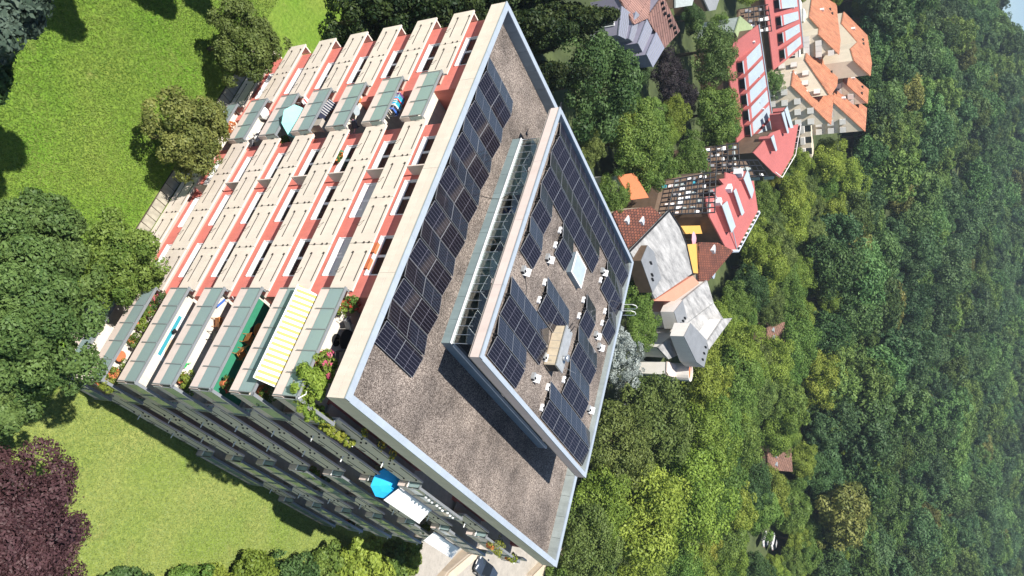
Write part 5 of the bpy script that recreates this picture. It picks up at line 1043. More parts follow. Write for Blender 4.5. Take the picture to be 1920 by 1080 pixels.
MB().tube([tuple(np.array(R1) - o + [0, 0, .05]), tuple(np.array(R2) - o + [0, 0, .05])], .14, 6).build('ridge_cap', 'coping', hr)
# curved red wing at the end of the row
hr, o = house('row_house', 'red-roofed end wing with long narrow dormers and a terrace rail', [('H2_wing', 'red_roof')], 'brown_wall')
for k in ('H2_d1', 'H2_d2', 'H2_d3'):
    P = np.array(HD[k]) - o; c = P.mean(0); d = MB().prism([tuple(q - [0, 0, .1]) for q in P], float(P[:, 2].min()) - 2.5).build('dormer', 'red_roof', hr); MB().slab([tuple(c + (q - c) * 1.08) for q in P], .09).build('dormer_sheet', 'sheet_blue', d)
W_ = HD['H2_wing']
for i in range(3, 6):
    a, b = np.array(W_[i]) - o, np.array(W_[i + 1]) - o
    MB().tube([tuple(a + [0, 0, .5]), tuple(b + [0, 0, .5])], .09, 5).build('terrace_rail', 'white_paint', hr)
    for q in range(5):
        p = a + (b - a) * q / 5; MB().tube([tuple(p), tuple(p + [0, 0, .5])], .05, 4).build('rail_post', 'white_paint', hr)
on_wall(hr, o, W_[3], W_[4], [12, 15], 4, 'sheet_blue', 'far_glass', 1.4, 2.0, side=1); on_wall(hr, o, W_[4], W_[5], [11, 14], 4, 'sheet_blue', 'far_glass', 1.4, 2.0, side=1)
on_wall(hr, o, W_[3], W_[4], [12, 15], 4, 'sheet_blue', 'far_glass', 1.4, 2.0, side=-1); on_wall(hr, o, W_[4], W_[5], [11, 14], 4, 'sheet_blue', 'far_glass', 1.4, 2.0, side=-1)
# saw-toothed red roof
hr, o = house('terrace_house', 'red roof with saw-toothed edge and three long pale dormer sheets', [('H3', 'red_roof')], 'brown_wall')
for k in ('H3_d1', 'H3_d2', 'H3_d3'):
    P = np.array(HD[k]) - o; c = P.mean(0); d = MB().prism([tuple(q - [0, 0, .1]) for q in P], float(P[:, 2].min()) - 2.6).build('dormer', 'red_roof', hr); MB().slab([tuple(c + (q - c) * 1.06) for q in P], .1).build('dormer_sheet', 'sheet_blue', d)
    q = P[3] + (P[0] - P[3]) * .5; MB().box(q[0] - 1.2, q[0] - .1, q[1] - .6, q[1] + .6, q[2] - 2.0, q[2] - .5).build('window', 'white_frame', d)
A_, B_ = np.array(HD['H3'][10]) - o, np.array(HD['H3'][5]) - o; MB().tube([tuple(A_ + [0, 0, .12]), tuple((A_ + B_) / 2 + [0, 0, 1.1]), tuple(B_ + [0, 0, .12])], .1, 5).build('ridge_cap', 'coping', hr)
ed = [np.array(HD['H3'][i]) - o for i in (4, 5, 6)]
for a, b in zip(ed[:-1], ed[1:]):
    MB().tube([tuple(a + [.3, -.2, .35]), tuple(b + [.3, -.2, .35])], .12, 5).build('terrace_rail', 'coping', hr)
    n = 9
    for q in range(n):
        p = a + (b - a) * q / n; MB().box(p[0] + .1, p[0] + .5, p[1] - .3, p[1] + .1, p[2] - .1, p[2] + .3).build('terrace_post', 'white_paint', hr)
for (f0, f1, sd) in ((4, 5, 1), (4, 5, -1)): on_wall(hr, o, HD['H3'][f0], HD['H3'][f1], [5, 8, 11], 6, 'sheet_blue', 'far_glass', 1.0, 2.2, side=sd)
for nm, x, y, z in (('upper', 93.0, 77.0, 10.5), ('lower', 91.5, 70.5, 9.8)):
    b = empty('bay_tower', (x, y, float(ter(x, y))), .6, nm + ' white bay tower beside the red saw-toothed roof', 'tower')
    hz = z - float(ter(x, y)); MB().tube([(0, 0, -1), (0, 0, hz)], 1.5, 14).build('wall', 'white_wall', b); MB().tube([(0, 0, hz), (0, 0, hz + .25)], 1.65, 14).build('rim', 'coping', b)
# brown-tiled and white-roofed houses next to the block
hr, o = house('tiled_house', 'house with brown-red mottled tiles directly behind the penthouse', [('H4_tileA', 'tile_brown')], 'cream_wall')
for (u, v) in ((.55, .55), (.2, .3)):
    p = lerp4([HD['H4_tileA'][0], HD['H4_tileA'][1], HD['H4_tileA'][2], HD['H4_tileA'][3]], u, v) - o
    rw = MB().box(p[0] - .45, p[0] + .45, p[1] - .5, p[1] + .5, p[2] - .4, p[2] + .22).build('roof_window', 'white_frame', hr); MB().box(p[0] - .33, p[0] + .33, p[1] - .38, p[1] + .38, p[2] + .225, p[2] + .24).build('pane', 'sheet_blue', rw)
hr, o = house('white_roof_house', 'house with big weathered white roof and grey sheet dormer', [('H4_white', 'roof_white')], 'brown_wall', wt=.35)
P = np.array(HD['H4_dormer']) - o; d = MB().prism([tuple(q - [0, 0, .06]) for q in P], float(P[:, 2].min()) - 2).build('dormer', 'brown_wall', hr); MB().slab([tuple(q) for q in P], .1).build('dormer_sheet', 'grey_sheet', d)
for u in (.35, .6, .7): q = P[0] + (P[3] - P[0]) * u; MB().box(q[0] - .1, q[0] + .6, q[1] - .08, q[1] + .08, q[2], q[2] + .3).build('roof_hook', 'black', hr)
P = np.array(HD['H4_white']) - o
for i in range(1, 5): MB().tube([tuple(P[i - 1] + [0, 0, .06]), tuple(P[i] + [0, 0, .06])], .13, 5).build('verge_trim', 'black', hr)
hr, o = house('roof_terrace', 'salmon-coloured connecting roof between the two white-roofed houses', [('H4_pink', 'pink_wall')], 'pink_wall', cat='building')
hr, o = house('tiled_house', 'house with brown-red mottled tiles beside the yellow terrace', [('H4_tileB', 'tile_brown')], 'cream_wall')
p = lerp4([HD['H4_tileB'][0], HD['H4_tileB'][1], HD['H4_tileB'][2], HD['H4_tileB'][3]], .55, .3) - o
rw = MB().box(p[0] - .5, p[0] + .5, p[1] - .6, p[1] + .6, p[2] - .4, p[2] + .25).build('roof_window', 'white_frame', hr); MB().box(p[0] - .35, p[0] + .35, p[1] - .45, p[1] + .45, p[2] + .255, p[2] + .27).build('pane', 'sheet_blue', rw)
for k, lb in (('H4_yellowA', 'upper yellow roof terrace beside the pergolas'), ('H4_yellowB', 'lower yellow roof terrace below the pink parasol')):
    hr, o = house('roof_terrace', lb, [(k, 'yellow_terrace')], 'cream_wall', cat='terrace')
hr, o = house('white_roof_house', 'lower white-roofed house with grey dormers beside the round turret', [('H4b_A', 'roof_white'), ('H4b_B', 'roof_white'), ('H4b_C', 'roof_white')], 'white_wall', wt=.3)
for k in ('H4b_d1', 'H4b_d2'):
    P = np.array(HD[k]) - o; d = MB().prism([tuple(q - [0, 0, .06]) for q in P], float(P[:, 2].min()) - 2.2).build('dormer', 'white_wall', hr); MB().slab([tuple(q) for q in P], .1).build('dormer_sheet', 'grey_sheet', d)
    for u in (.3, .55, .8): q = P[1] + (P[2] - P[1]) * u - (P[1] - P[0]) * .2; MB().box(q[0] - .1, q[0] + .5, q[1] - .08, q[1] + .08, q[2], q[2] + .3).build('roof_hook', 'black', hr)
x, y = 88.0, 47.2; zb = float(ter(x, y))
t = empty('round_turret', (x, y, zb), .4, 'white round turret with open brick-red top beside the grey dormers', 'tower')
MB().tube([(0, 0, -1), (0, 0, 7.0)], 1.5, 18).build('wall', 'white_wall', t, False); MB().tube([(0, 0, 7.0), (0, 0, 7.12)], 1.25, 18).build('brick_floor', 'terracotta', t)
ring = MB()
for k in range(18):
    a0, a1 = k * 6.2832 / 18, (k + 1) * 6.2832 / 18
    ring.prism([(math.cos(a0) * 1.5, math.sin(a0) * 1.5, 7.5), (math.cos(a1) * 1.5, math.sin(a1) * 1.5, 7.5), (math.cos(a1) * 1.28, math.sin(a1) * 1.28, 7.5), (math.cos(a0) * 1.28, math.sin(a0) * 1.28, 7.5)], 7.0)
ring.build('rim', 'white_wall', t); MB().box(-6.5, -1.2, -1.0, 1.0, -1, 5.2).build('side_wall', 'white_wall', t); MB().box(-6.6, -1.2, -1.1, 1.1, 5.2, 5.4).build('side_roof', 'beige_pink', t)
# tall complex with orange tiled mono-pitch roofs
words = {'H5_a': 'top left with roof terrace', 'H5_b': 'middle left', 'H5_c': 'lowest and nearest', 'H5_d': 'lower right', 'H5_e': 'middle right', 'H5_f': 'uppermost and farthest'}
ROOTS = {}
for k in ('H5_a', 'H5_b', 'H5_c', 'H5_d', 'H5_e', 'H5_f'):
    c_ = np.mean(HD[k], 0); HD[k] = [tuple(np.round(c_ + (np.array(q) - c_) * (1.0 if k in ('H5_a', 'H5_f') else 1.13), 2)) for q in HD[k]]
    hr, o = house('stepped_house', 'cream house with orange tiled mono-pitch roof in the tall complex, ' + words[k], [(k, 'tile_orange')], 'cream_wall', down=6, inset=.03); ROOTS[k] = (hr, o)
    P = HD[k]; c = np.mean(P, 0)
    for i in range(3):
        q = c + (np.array(P[i]) - c) * .45 - o; MB().box(q[0] - .3, q[0] + .3, q[1] - .35, q[1] + .35, q[2] - .2, q[2] + (.3 if i else .8)).build('roof_window' if i else 'chimney', 'far_glass' if i else 'white_paint', hr)
for k, i, j in (('H5_c', 3, 4), ('H5_d', 3, 4), ('H5_b', 4, 5), ('H5_e', 2, 3), ('H5_a', 5, 6)):
    hr, o = ROOTS[k]; zs = [float(o[2]) + q for q in (1.0, 3.8, 6.6, 9.4, 12.2)]
    for sd in (1, -1): on_wall(hr, o, HD[k][i], HD[k][j], zs, 4, 'white_wall', 'far_glass', 1.3, 1.4, .25, side=sd)
# balcony front below the orange roofs
bf = empty('balcony_block', (124.3, 133.6, 13.5), math.radians(-32), 'cream front with white balconies and bay windows below the orange roofs', 'building')
MB().box(-7, 5, 0, 5, -5, 6.5).build('wall', 'cream_wall', bf)
for s in range(3):
    for i in range(4):
        bb = MB().box(-6.4 + i * 2.9, -4.6 + i * 2.9, -1.1, -.01, -1.5 + s * 2.8, -.5 + s * 2.8).build('balcony', 'white_wall', bf); MB().box(-6.3 + i * 2.9, -4.7 + i * 2.9, -.03, -.005, -.45 + s * 2.8, 1.0 + s * 2.8).build('window', 'far_glass', bb)
# white bay stacks between the roofs
for i, P in enumerate([(106.3, 162.5, 17.3), (107.7, 160.3, 18.2), (109.9, 148.0, 17.8), (122.6, 170.3, 25.7), (123.5, 154.6, 25.5), (125.2, 166.5, 27.3)]):  # positions taken from image pixels along camera rays
    t = empty('bay_stack', (round(P[0], 1), round(P[1], 1), float(ter(P[0], P[1]))), YAW, ORD[i] + ' white bay stack between the orange roofs, counted from the upper frame edge', 'building')
    hz = P[2] - float(ter(P[0], P[1])); MB().box(-1.2, 2.2, -1.6, 1.6, -3, hz).build('wall', 'white_wall', t)
    for s in range(2):
        f_ = MB().box(-1.28, -1.2, -1.2, -.1, hz - 2.2 - s * 2.8, hz - .9 - s * 2.8).build('window', 'far_glass', t)
        MB().box(-1.28, -1.2, .2, 1.2, hz - 2.2 - s * 2.8, hz - .9 - s * 2.8).build('window', 'far_glass', t)
    MB().box(-1.3, 2.3, -1.7, 1.7, hz, hz + .15).build('cornice', 'white_paint', t)
# small houses
for k, lb, rm, wm in (('H6', 'small brown-roofed house with two roof windows among slope trees', 'tile_dull', 'brown_wall'), ('H8', 'little reddish roof peeping out between the trees above the turret', 'tile_dull', 'brown_wall'), ('H9', 'bright orange sheet roof half hidden by trees behind the penthouse', 'terracotta', 'white_wall'), ('H7', 'brown-walled house with pale green roof at the upper frame edge', 'parapet_grey', 'brown_wall'), ('H7b', 'dark-roofed house at the upper frame edge beside the pale green roof', 'grey_sheet', 'brown_wall')):
    hr, o = house('small_house', lb, [(k, rm)], wm)
    if k in ('H6', 'H8'):
        for u in (.3, .7):
            p = lerp4([HD[k][0], HD[k][3], HD[k][2], HD[k][1]], u, .35) - o; MB().box(p[0] - .4, p[0] + .4, p[1] - .45, p[1] + .45, p[2] - .3, p[2] + .15).build('roof_window', 'sheet_blue', hr)
house('green_roof', 'pale green planted roof before the long red roof', [('H2_lawnroof', 'roof_green')], 'parapet_grey', cat='roof')
gw = empty('garden_wall', (72.5, 97.6, 3), math.atan2(28.2, 26.5), 'long cream garden wall before the long red roof', 'wall'); MB().box(0, 22, -.25, .25, -3, 2.6).build('wall_face', 'cream_wall', gw); MB().box(-.1, 22.1, -.32, .32, 2.6, 2.75).build('coping_stone', 'white_wall', gw)
# pergola terraces
def pergola(key, label, nu, nv):
    P = [np.array(q) for q in HD[key]]; c = np.mean(P, 0); zb = float(ter(c[0], c[1]))
    root = empty('pergola', (round(c[0], 2), round(c[1], 2), zb), 0, label, 'pergola'); o = np.array(root.location); Q = lambda u, v, dz: tuple(lerp4(P, u, v) - o + [0, 0, dz])
    MB().prism([Q(0, 0, -2.2), Q(1, 0, -2.2), Q(1, 1, -2.2), Q(0, 1, -2.2)], -2).build('deck', 'brown_wall', root)
    for i in range(nu + 1): MB().tube([Q(i / nu, 0, 0), Q(i / nu, 1, 0)], .11, 4).build('beam', 'black', root)
    for j in range(nv + 1): MB().tube([Q(0, j / nv, .05), Q(1, j / nv, .05)], .11, 4).build('beam', 'black', root)
    for i in (0, nu):
        for j in (0, nv): MB().tube([Q(i / nu, j / nv, 0), Q(i / nu, j / nv, -2.2)], .1, 4).build('post', 'black', root)
    rr = random.Random(hash(key) % 1000 if False else len(label))
    for i in range(nu):
        for j in range(nv):
            if rr.random() < .62:
                a, b = (i + .08) / nu, (i + .55 + .35 * rr.random()) / nu; e, f = (j + .1) / nv, (j + .45 + .4 * rr.random()) / nv; dz = rr.choice([-.25, -1.9, -2.0])
                MB().slab([Q(a, e, dz), Q(b, e, dz), Q(b, f, dz), Q(a, f, dz)], .08).build('roof_panel', rr.choice(['white_paint', 'white_paint', 'parapet_grey', 'fabric_grey', 'beige_pink', 'fabric_teal' if rr.random() < .3 else 'white_paint']), root)
pergola('T1', 'black timber pergola terraces with white panels beside the saw-toothed roof', 7, 8)
pergola('T2', 'black pergola terrace between the two long red roofs', 4, 5)
pergola('T3', 'shaded black pergola terrace below the long red roof', 5, 6)
pergola('T4', 'black and white pergola strip under the end of the long red roof', 6, 3)

# ------------------------------------------------------------------ balcony things
def parasol(x, y, z, R, hgt, m, label, tilt=(0, 0), shaft=True):
    root = empty('parasol', (x, y, z), 0, label, 'parasol'); n = 8; mb = MB(); v = [(0, 0, hgt)]; f = []
    for ring, (rr_, dz) in enumerate(((.55, -.20), (1.0, -.52))):
        for k in range(n * 2):
            a = k * math.pi / n; sag = 1.0 if k % 2 == 0 else .93; v.append((math.cos(a) * R * rr_ * sag, math.sin(a) * R * rr_ * sag, hgt + dz * R * .62 * (1 if k % 2 == 0 else .97)))
    N = n * 2
    for k in range(N): f.append((0, 1 + k, 1 + (k + 1) % N)); f.append((1 + k, 1 + N + k, 1 + N + (k + 1) % N, 1 + (k + 1) % N))
    M4 = Matrix.Rotation(tilt[0], 4, 'X') @ Matrix.Rotation(tilt[1], 4, 'Y'); v = [tuple(M4 @ (Vector(q) - Vector((0, 0, hgt - .4))) + Vector((0, 0, hgt - .4))) for q in v]
    mb.add(v, f); c = mb.build('canopy', m, root)
    for k in range(0, N, 2): MB().tube([Vector(v[0]) + Vector((0, 0, -.03)), Vector(v[1 + N + k]) + Vector((0, 0, -.02))], .012, 4).build('rib', 'silver', c)
    MB().tube([(0, 0, 0), (0, 0, hgt - .4), v[0]], .022, 6).build('pole', 'silver', root); MB().tube([(0, 0, 0), (0, 0, .08)], .22, 10).build('base', 'slab', root)
    return root
def chair(x, y, z, rz, m, mf, label, name='chair', low=False):
    root = empty(name, (x, y, z), rz, label, 'chair'); h = .30 if low else .44
    MB().box(-.24, .24, -.24, .24, h, h + .04).build('seat', m, root); MB().add([(-.24, .22, h + .06), (.24, .22, h + .06), (.24, .36, h + .50), (-.24, .36, h + .50), (-.24, .26, h + .06), (.24, .26, h + .06), (.24, .40, h + .50), (-.24, .40, h + .50)], [(0, 1, 2, 3), (4, 7, 6, 5), (0, 4, 5, 1), (3, 2, 6, 7), (0, 3, 7, 4), (1, 5, 6, 2)]).build('backrest', m, root)
    for a in (-.22, .22):
        MB().tube([(a, -.22, 0), (a, -.2, h + .2), (a, .26, h + .2)], .018, 5).build('leg', mf, root); MB().tube([(a, .26, 0), (a, .22, h)], .018, 5).build('leg', mf, root)
    return root
def table(x, y, z, R, h, m, label, round_=True):
    root = empty('table', (x, y, z), 0, label, 'table')
    (MB().tube([(0, 0, h - .03), (0, 0, h)], R, 20) if round_ else MB().box(-R, R, -R * .7, R * .7, h - .03, h)).build('table_top', m, root)
    MB().tube([(0, 0, .03), (0, 0, h - .03)], .04, 6).build('column', 'black', root); MB().tube([(0, 0, 0), (0, 0, .03)], R * .6, 10).build('foot', 'black', root)
PLN = [0]
def plant(x, y, z, R, m, label, flower=None, pot='terracotta', n=900, leaf=.05, Rz=None, nf=120, name='potted_plant', cat='plant', hang=0):
    PLN[0] += 1; root = empty(name, (x, y, z), 0, label, cat); ph_ = min(.35, R * .8)
    if pot: MB().tube([(0, 0, 0), (0, 0, ph_), (0, 0, ph_ + .04)], [R * .38, R * .52, R * .58], 10).build('pot', pot, root)
    inst('foliage', crown_mesh('foliage', 300 + PLN[0], R, Rz or R * .8, ph_ + (Rz or R * .8) * .8 - hang, 22, n, leaf, m, low=-.8), (0, 0, 0), root)
    if flower: inst('flowers', crown_mesh('flowers', 400 + PLN[0], R * 1.04, (Rz or R * .8) * 1.04, ph_ + (Rz or R * .8) * .85 - hang, 14, nf, leaf * 1.1, flower, inner=0, clump=(.1, .2)), (0, 0, 0), root)
fl = lambda k: .552 + 2.8 * k
parasol(.25, 18.75, fl(2), 1.15, 2.0, 'aqua', 'pale aqua parasol on a balcony of the sunny facade', (.15, -.25))
parasol(11.45, -.12, fl(5), 1.0, 1.6, 'azure', 'bright blue parasol on a balcony of the shaded facade', (.5, -.35))
# laundry on a drying rack
root = empty('drying_rack', (.35, 19.3, fl(5)), 0, 'drying rack full of colourful laundry on the sunny facade balcony', 'drying rack')
for s in (-.28, .28): MB().tube([(s, -.7, 0), (s, -.7, .95)], .015, 5).tube([(s, .7, 0), (s, .7, .95)], .015, 5).tube([(s, -.7, .95), (s, .7, .95)], .015, 5).build('frame', 'white_paint', root)
for i, (mm_, w_) in enumerate(zip(['fabric_purple', 'fabric_teal', 'azure', 'fabric_red', 'fabric_teal', 'azure', 'fabric_white', 'fabric_navy', 'fabric_blue'], [.2, .16, .2, .1, .16, .2, .12, .2, .2])):
    y = .66 - i * .155; h = random.uniform(.3, .55); MB().add([(-.30, y, .95 - h), (-.29, y, .97), (.29, y + .03, .985), (.33, y + .04, .95 - h * .7), (-.30, y - w_ * .7, .95 - h), (-.29, y - w_ * .7, .97), (.29, y - w_ * .7, .985), (.33, y - w_ * .6, .95 - h * .7)], [(0, 1, 5, 4), (1, 2, 6, 5), (2, 3, 7, 6)]).build('garment', mm_, root)
# other things on the far column of balconies
root = empty('sun_lounger', (.45, 19.9, fl(3)), .3, 'folded sun lounger with navy and white stripes on the sunny facade balcony', 'sun lounger')
MB().add([(-.35, -.3, .25), (.35, -.3, .25), (.45, .45, .95), (-.3, .45, .95), (-.35, -.28, .2), (.35, -.28, .2), (.45, .5, .9), (-.3, .5, .9)], [(0, 1, 2, 3), (4, 7, 6, 5), (0, 4, 5, 1), (3, 2, 6, 7), (0, 3, 7, 4), (1, 5, 6, 2)]).build('cushion', 'stripe_navy', root); MB().box(-.35, .35, -.7, -.3, .2, .3).build('seat', 'fabric_navy', root)
for a in (-.3, .3): MB().tube([(a, -.65, 0), (a, .4, .7)], .02, 5).tube([(a, .4, 0), (a, -.5, .3)], .02, 5).build('leg', 'black', root)
simple('storage_cabinet', 'grey storage cabinet beside the striped lounger on a balcony', 'cabinet', MB().box(.2, .75, 18.2, 18.75, fl(3), fl(3) + .95).box(.18, .77, 18.18, 18.77, fl(3) + .952, fl(3) + .98), 'slab')
table(.3, 19.2, fl(4), .33, .6, 'sheet_blue', 'small pale blue round table on a balcony of the sunny facade')
mb = MB(); mb.tube([(.6 + .5 * math.sin(t * .35), 18.2 + .55 * math.cos(t * .35), fl(4) + .3 + .05 * t * .3) for t in range(12)], .04, 6); simple('pink_hose', 'pink curved hose lying on the balcony beside the pale blue table', 'hose', mb, 'fabric_pink')
chair(.75, 18.5, fl(4), 2.6, 'fabric_navy', 'black', 'dark chair behind the pink hose on a balcony')
for i, k in enumerate((5,)): simple('white_cover', 'white covered furniture on a lower balcony of the sunny facade', 'furniture', MB().add(*(lambda b: (b.v, b.f))(MB().tube([(.45, 20.4, fl(1)), (.45, 20.4, fl(1) + .4), (.45, 20.4, fl(1) + .62)], [.38, .42, .16], 9))), 'fabric_white')
chair(.8, 18.5, fl(1), 1.2, 'fabric_white', 'white_paint', 'white garden chair on a lower balcony of the sunny facade'); chair(.7, 17.8, fl(1), 2.2, 'fabric_grey', 'silver', 'grey garden chair on a lower balcony of the sunny facade')
root = empty('striped_chair', (.5, 21.0, fl(2) + .2), 0, 'white folding chair back with red stripe beside the aqua parasol', 'chair'); MB().box(-.25, .25, -.3, .3, .72, .76).build('seat', 'fabric_white', root); MB().box(-.26, .26, -.06, .06, .762, .77).build('stripe', 'fabric_red', root); MB().tube([(-.2, -.2, 0), (.2, .2, .72)], .02, 5).tube([(.2, -.2, 0), (-.2, .2, .72)], .02, 5).build('leg', 'silver', root)
plant(.35, 19.3, fl(0), .5, 'petal_orange', 'orange flowering plant on the lowest balcony by the yellow-tinged tree', 'petal_orange', n=500)
plant(.9, 17.9, fl(2), .35, 'leaf_mid', 'green pot plant on the balcony under the aqua parasol', None)
simple('wood_crate', 'orange wooden crate on the balcony with the pale blue table', 'crate', MB().box(.1, .45, 20.0, 20.35, fl(4), fl(4) + .4), 'wood_orange'); simple('wood_crate', 'orange wooden crate at the low end of the striped lounger balcony', 'crate', MB().box(.3, .6, 17.4, 17.75, fl(3), fl(3) + .5), 'wood_orange')
# corner balconies
plant(.9, 5.5, fl(6), .45, 'leaf_mid', 'red-flowering geranium at the upper end of the top corner balcony', 'petal_red', n=900, nf=160)
plant(.5, 4.9, fl(6) , .35, 'leaf_bright', 'loose light green plant at the glass of the top corner balcony', None, n=350)
table(1.5, 3.7, fl(6), .55, .72, 'black', 'round black table on the top corner balcony'); chair(1.45, 2.75, fl(6), .5, 'fabric_grey', 'silver', 'grey chair beside the black table on the top corner balcony'); chair(1.3, 4.6, fl(6), 2.6, 'fabric_grey', 'silver', 'grey chair above the black table on the top corner balcony')
plant(.55, 1.75, fl(6), .8, 'leaf_bright', 'big bush with pink flowers on the top corner balcony', 'petal_pink', n=2600, nf=260, leaf=.065)
plant(.2, .5, fl(6), .95, 'leaf_bright', 'bright climbing plant spilling over the top building corner', None, n=4200, leaf=.085, Rz=.7)
# trailing garland along the shaded side
root = empty('climbing_plant', (0, 0, fl(6)), 0, 'yellow-green creeper trailing along the top balcony edge on the shaded side', 'plant')
st = [(.2 + i * .55, -.28 - .12 * math.sin(i * 1.3), .95 - .10 * i + .12 * math.sin(i * 2.1)) for i in range(10)]
MB().tube(st, .03, 5).build('stem', 'bare_wood', root)
for i, q in enumerate(st): inst('foliage', crown_mesh('foliage', 500 + i, .48 - .025 * i, .34, 0, 10, 800 - 45 * i, .07, 'leaf_yellowgreen' if i > 3 else 'leaf_bright', low=-.9), q, root)
MB().tube([(.25, .9, .3), (.1, .4, .9), (-.1, .0, 1.2), (-.25, -.3, 1.0)], .025, 5).tube([(.1, .4, .9), (.4, .3, 1.5)], .02, 5).tube([(.1, .4, .9), (-.3, .7, 1.4)], .02, 5).build('branch', 'white_paint', root)
plant(.9, .45, fl(5), .55, 'leaf_olive', 'dry grey-green plant below the yellow awning', None, n=700); plant(.9, -.05, fl(5) , .4, 'leaf_mid', 'green plant at the shaded corner under the yellow awning', None, n=700)
chair(.95, 3.2, fl(4), 1.6, 'wood_orange', 'wood_orange', 'wooden folding chair on the green balcony floor, upper one', low=True); chair(.95, 2.35, fl(4), 1.2, 'wood_orange', 'wood_orange', 'wooden folding chair on the green balcony floor, lower one', low=True); table(1.2, 3.9, fl(4), .4, .5, 'wood_orange', 'wooden table on the green balcony floor')
plant(.9, .6, fl(4), .4, 'leaf_olive', 'dark red potted plant at the end of the green balcony', 'petal_red', n=500, nf=80)
chair(.9, 4.2, fl(3), 2.2, 'wood_orange', 'wood_orange', 'orange wooden deck chair on the pale corner balcony', low=True); chair(1.05, 3.4, fl(3), 2.0, 'black', 'black', 'dark chair below the orange deck chair on the corner balcony')
root = empty('scooter', (.6, 5.2, fl(3)), 1.2, 'blue and white toy scooter at the upper end of the pale corner balcony', 'scooter'); MB().box(-.35, .35, -.06, .06, .09, .13).build('deck', 'fabric_blue', root); MB().tube([(.33, 0, .1), (.4, 0, .75)], .02, 5).tube([(.4, -.2, .75), (.4, .2, .75)], .02, 5).build('handlebar', 'white_paint', root)
for s in (-.36, .36): MB().tube([(s, -.02, .08), (s, .02, .08)], .08, 10).build('wheel', 'black', root)
root = empty('watering_can', (.3, 1.2, fl(3)), .8, 'green watering can on the pale corner balcony', 'watering can'); MB().tube([(0, 0, 0), (0, 0, .28)], .15, 10).build('can', 'plastic_green', root); MB().tube([(.12, 0, .08), (.36, 0, .32)], .025, 5).build('spout', 'plastic_green', root); MB().tube([(-.12, 0, .25), (-.2, 0, .38), (.05, 0, .42)], .02, 5).build('handle', 'plastic_green', root)
plant(.5, .5, fl(3), .5, 'leaf_bright', 'leafy plant at the low end of the pale corner balcony', None, n=900); plant(1.0, .1, fl(3), .35, 'leaf_mid', 'small plant beside the grey pot on the pale corner balcony', None, pot='slab', n=400)
# patterned rug
rg = empty('rug', (1.0, 3.2, fl(2) + .005), 0, 'rug with teal, white and sand shapes on the corner balcony', 'rug')
MB().box(-.35, .35, -1.5, 1.5, .0, .012).build('ground_colour', 'fabric_white', rg); MB().box(-.35, -.12, -1.3, 1.2, .013, .018).build('teal_band', 'fabric_teal', rg); MB().add([(.3 + .42 * math.cos(t * .5236 + 1.57), -.6 + .7 * math.sin(t * .5236 + 1.57), .02) for t in range(7)], [tuple(range(7))]).build('sand_disc', 'rug_sand', rg); MB().box(.0, .2, .1, .7, .013, .019).build('mauve_block', 'beige_pink', rg)
root = empty('garden_lamp', (.7, 3.4, fl(2)), 0, 'small black lamp on the rug of the corner balcony', 'lamp'); MB().tube([(0, 0, 0), (0, 0, .3)], .02, 5).build('stem', 'black', root); MB().tube([(0, 0, .3), (0, 0, .42)], [.14, .06], 8).build('lamp_shade', 'black', root)
for i, (x, y, R, m_, fw_, lb) in enumerate([(.4, 2.6, .45, 'leaf_mid', None, 'leafy plant in the middle of the lowest visible corner balcony'), (.35, 3.6, .4, 'leaf_bright', None, 'bright plant above the middle of the lowest corner balcony'), (.35, 5.2, .55, 'leaf_dark', 'petal_pink', 'dark bush with pink flowers at the lowest corner balcony'), (.4, 4.4, .45, 'leaf_mid', None, 'leafy plant beside the pink-flowered bush'), (.5, .5, .6, 'leaf_bright', None, 'bright bush at the low end of the lowest corner balcony'), (.1, -.2, .5, 'leaf_yellowgreen', None, 'yellow-green plant hanging over the lowest corner balcony')]):
    plant(x, y, fl(1), R, m_, lb, fw_, n=900)
simple('orange_pot', 'large orange clay pot on the lowest corner balcony', 'pot', MB().tube([(.3, 1.45, fl(1)), (.3, 1.45, fl(1) + .45), (.3, 1.45, fl(1) + .5)], [.2, .32, .26], 12), 'terracotta')
# window boxes and planters on the sunny facade
for j, (y, lb) in enumerate(((8.75, 'upper'), (7.75, 'lower'))): simple('window_box', lb + ' orange clay window box under the roof edge near the corner', 'window box', MB().box(.62, .82, y - .3, y + .3, 18.0, 18.2).box(.60, .84, y - .32, y + .32, 18.2, 18.23), 'terracotta')
plant(.35, 15.4, 11.2 + 1.0, .35, 'leaf_mid', 'planter with orange flowers before a window of the sunny facade', 'petal_orange', n=500, nf=90)
simple('green_case', 'oval green case lying on a window sill of the sunny facade', 'case', MB().tube([(.55, 15.2, 12.55), (.55, 16.0, 12.55)], .12, 8), 'green_floor')
# shaded side
for i, (x, k, m_, lb, fw_) in enumerate([(21.6, 6, 'leaf_yellowgreen', 'yellow-green bush on the top far balcony of the shaded side', None), (24.6, 6, 'leaf_yellowgreen', 'small yellow-green plant at the end of the top far balcony', None), (12.2, 3, 'leaf_bright', 'light green plant on a middle balcony of the shaded side', None), (13.4, 3, 'leaf_dark', 'dark plant with white blossoms on a shaded balcony', 'leaf_silver'), (24.4, 1, 'leaf_mid', 'plant with salmon flowers on a low shaded balcony', 'petal_orange'), (22.0, 4, 'leaf_bright', 'small bright plant below the second white awning', None)]):
    plant(x, -.34 if i < 2 else -.02, fl(k) + (.35 if i < 2 else 0), .6 if i < 1 else .4, m_, lb, fw_, n=700)
for i, x in enumerate((4.6, 6.2, 7.4)): plant(x, .25, 18.15, .28, 'leaf_olive', ORD[i] + ' tuft of yellow flowers behind the top shaded panels', 'petal_yellow', pot=None, n=120, nf=70)
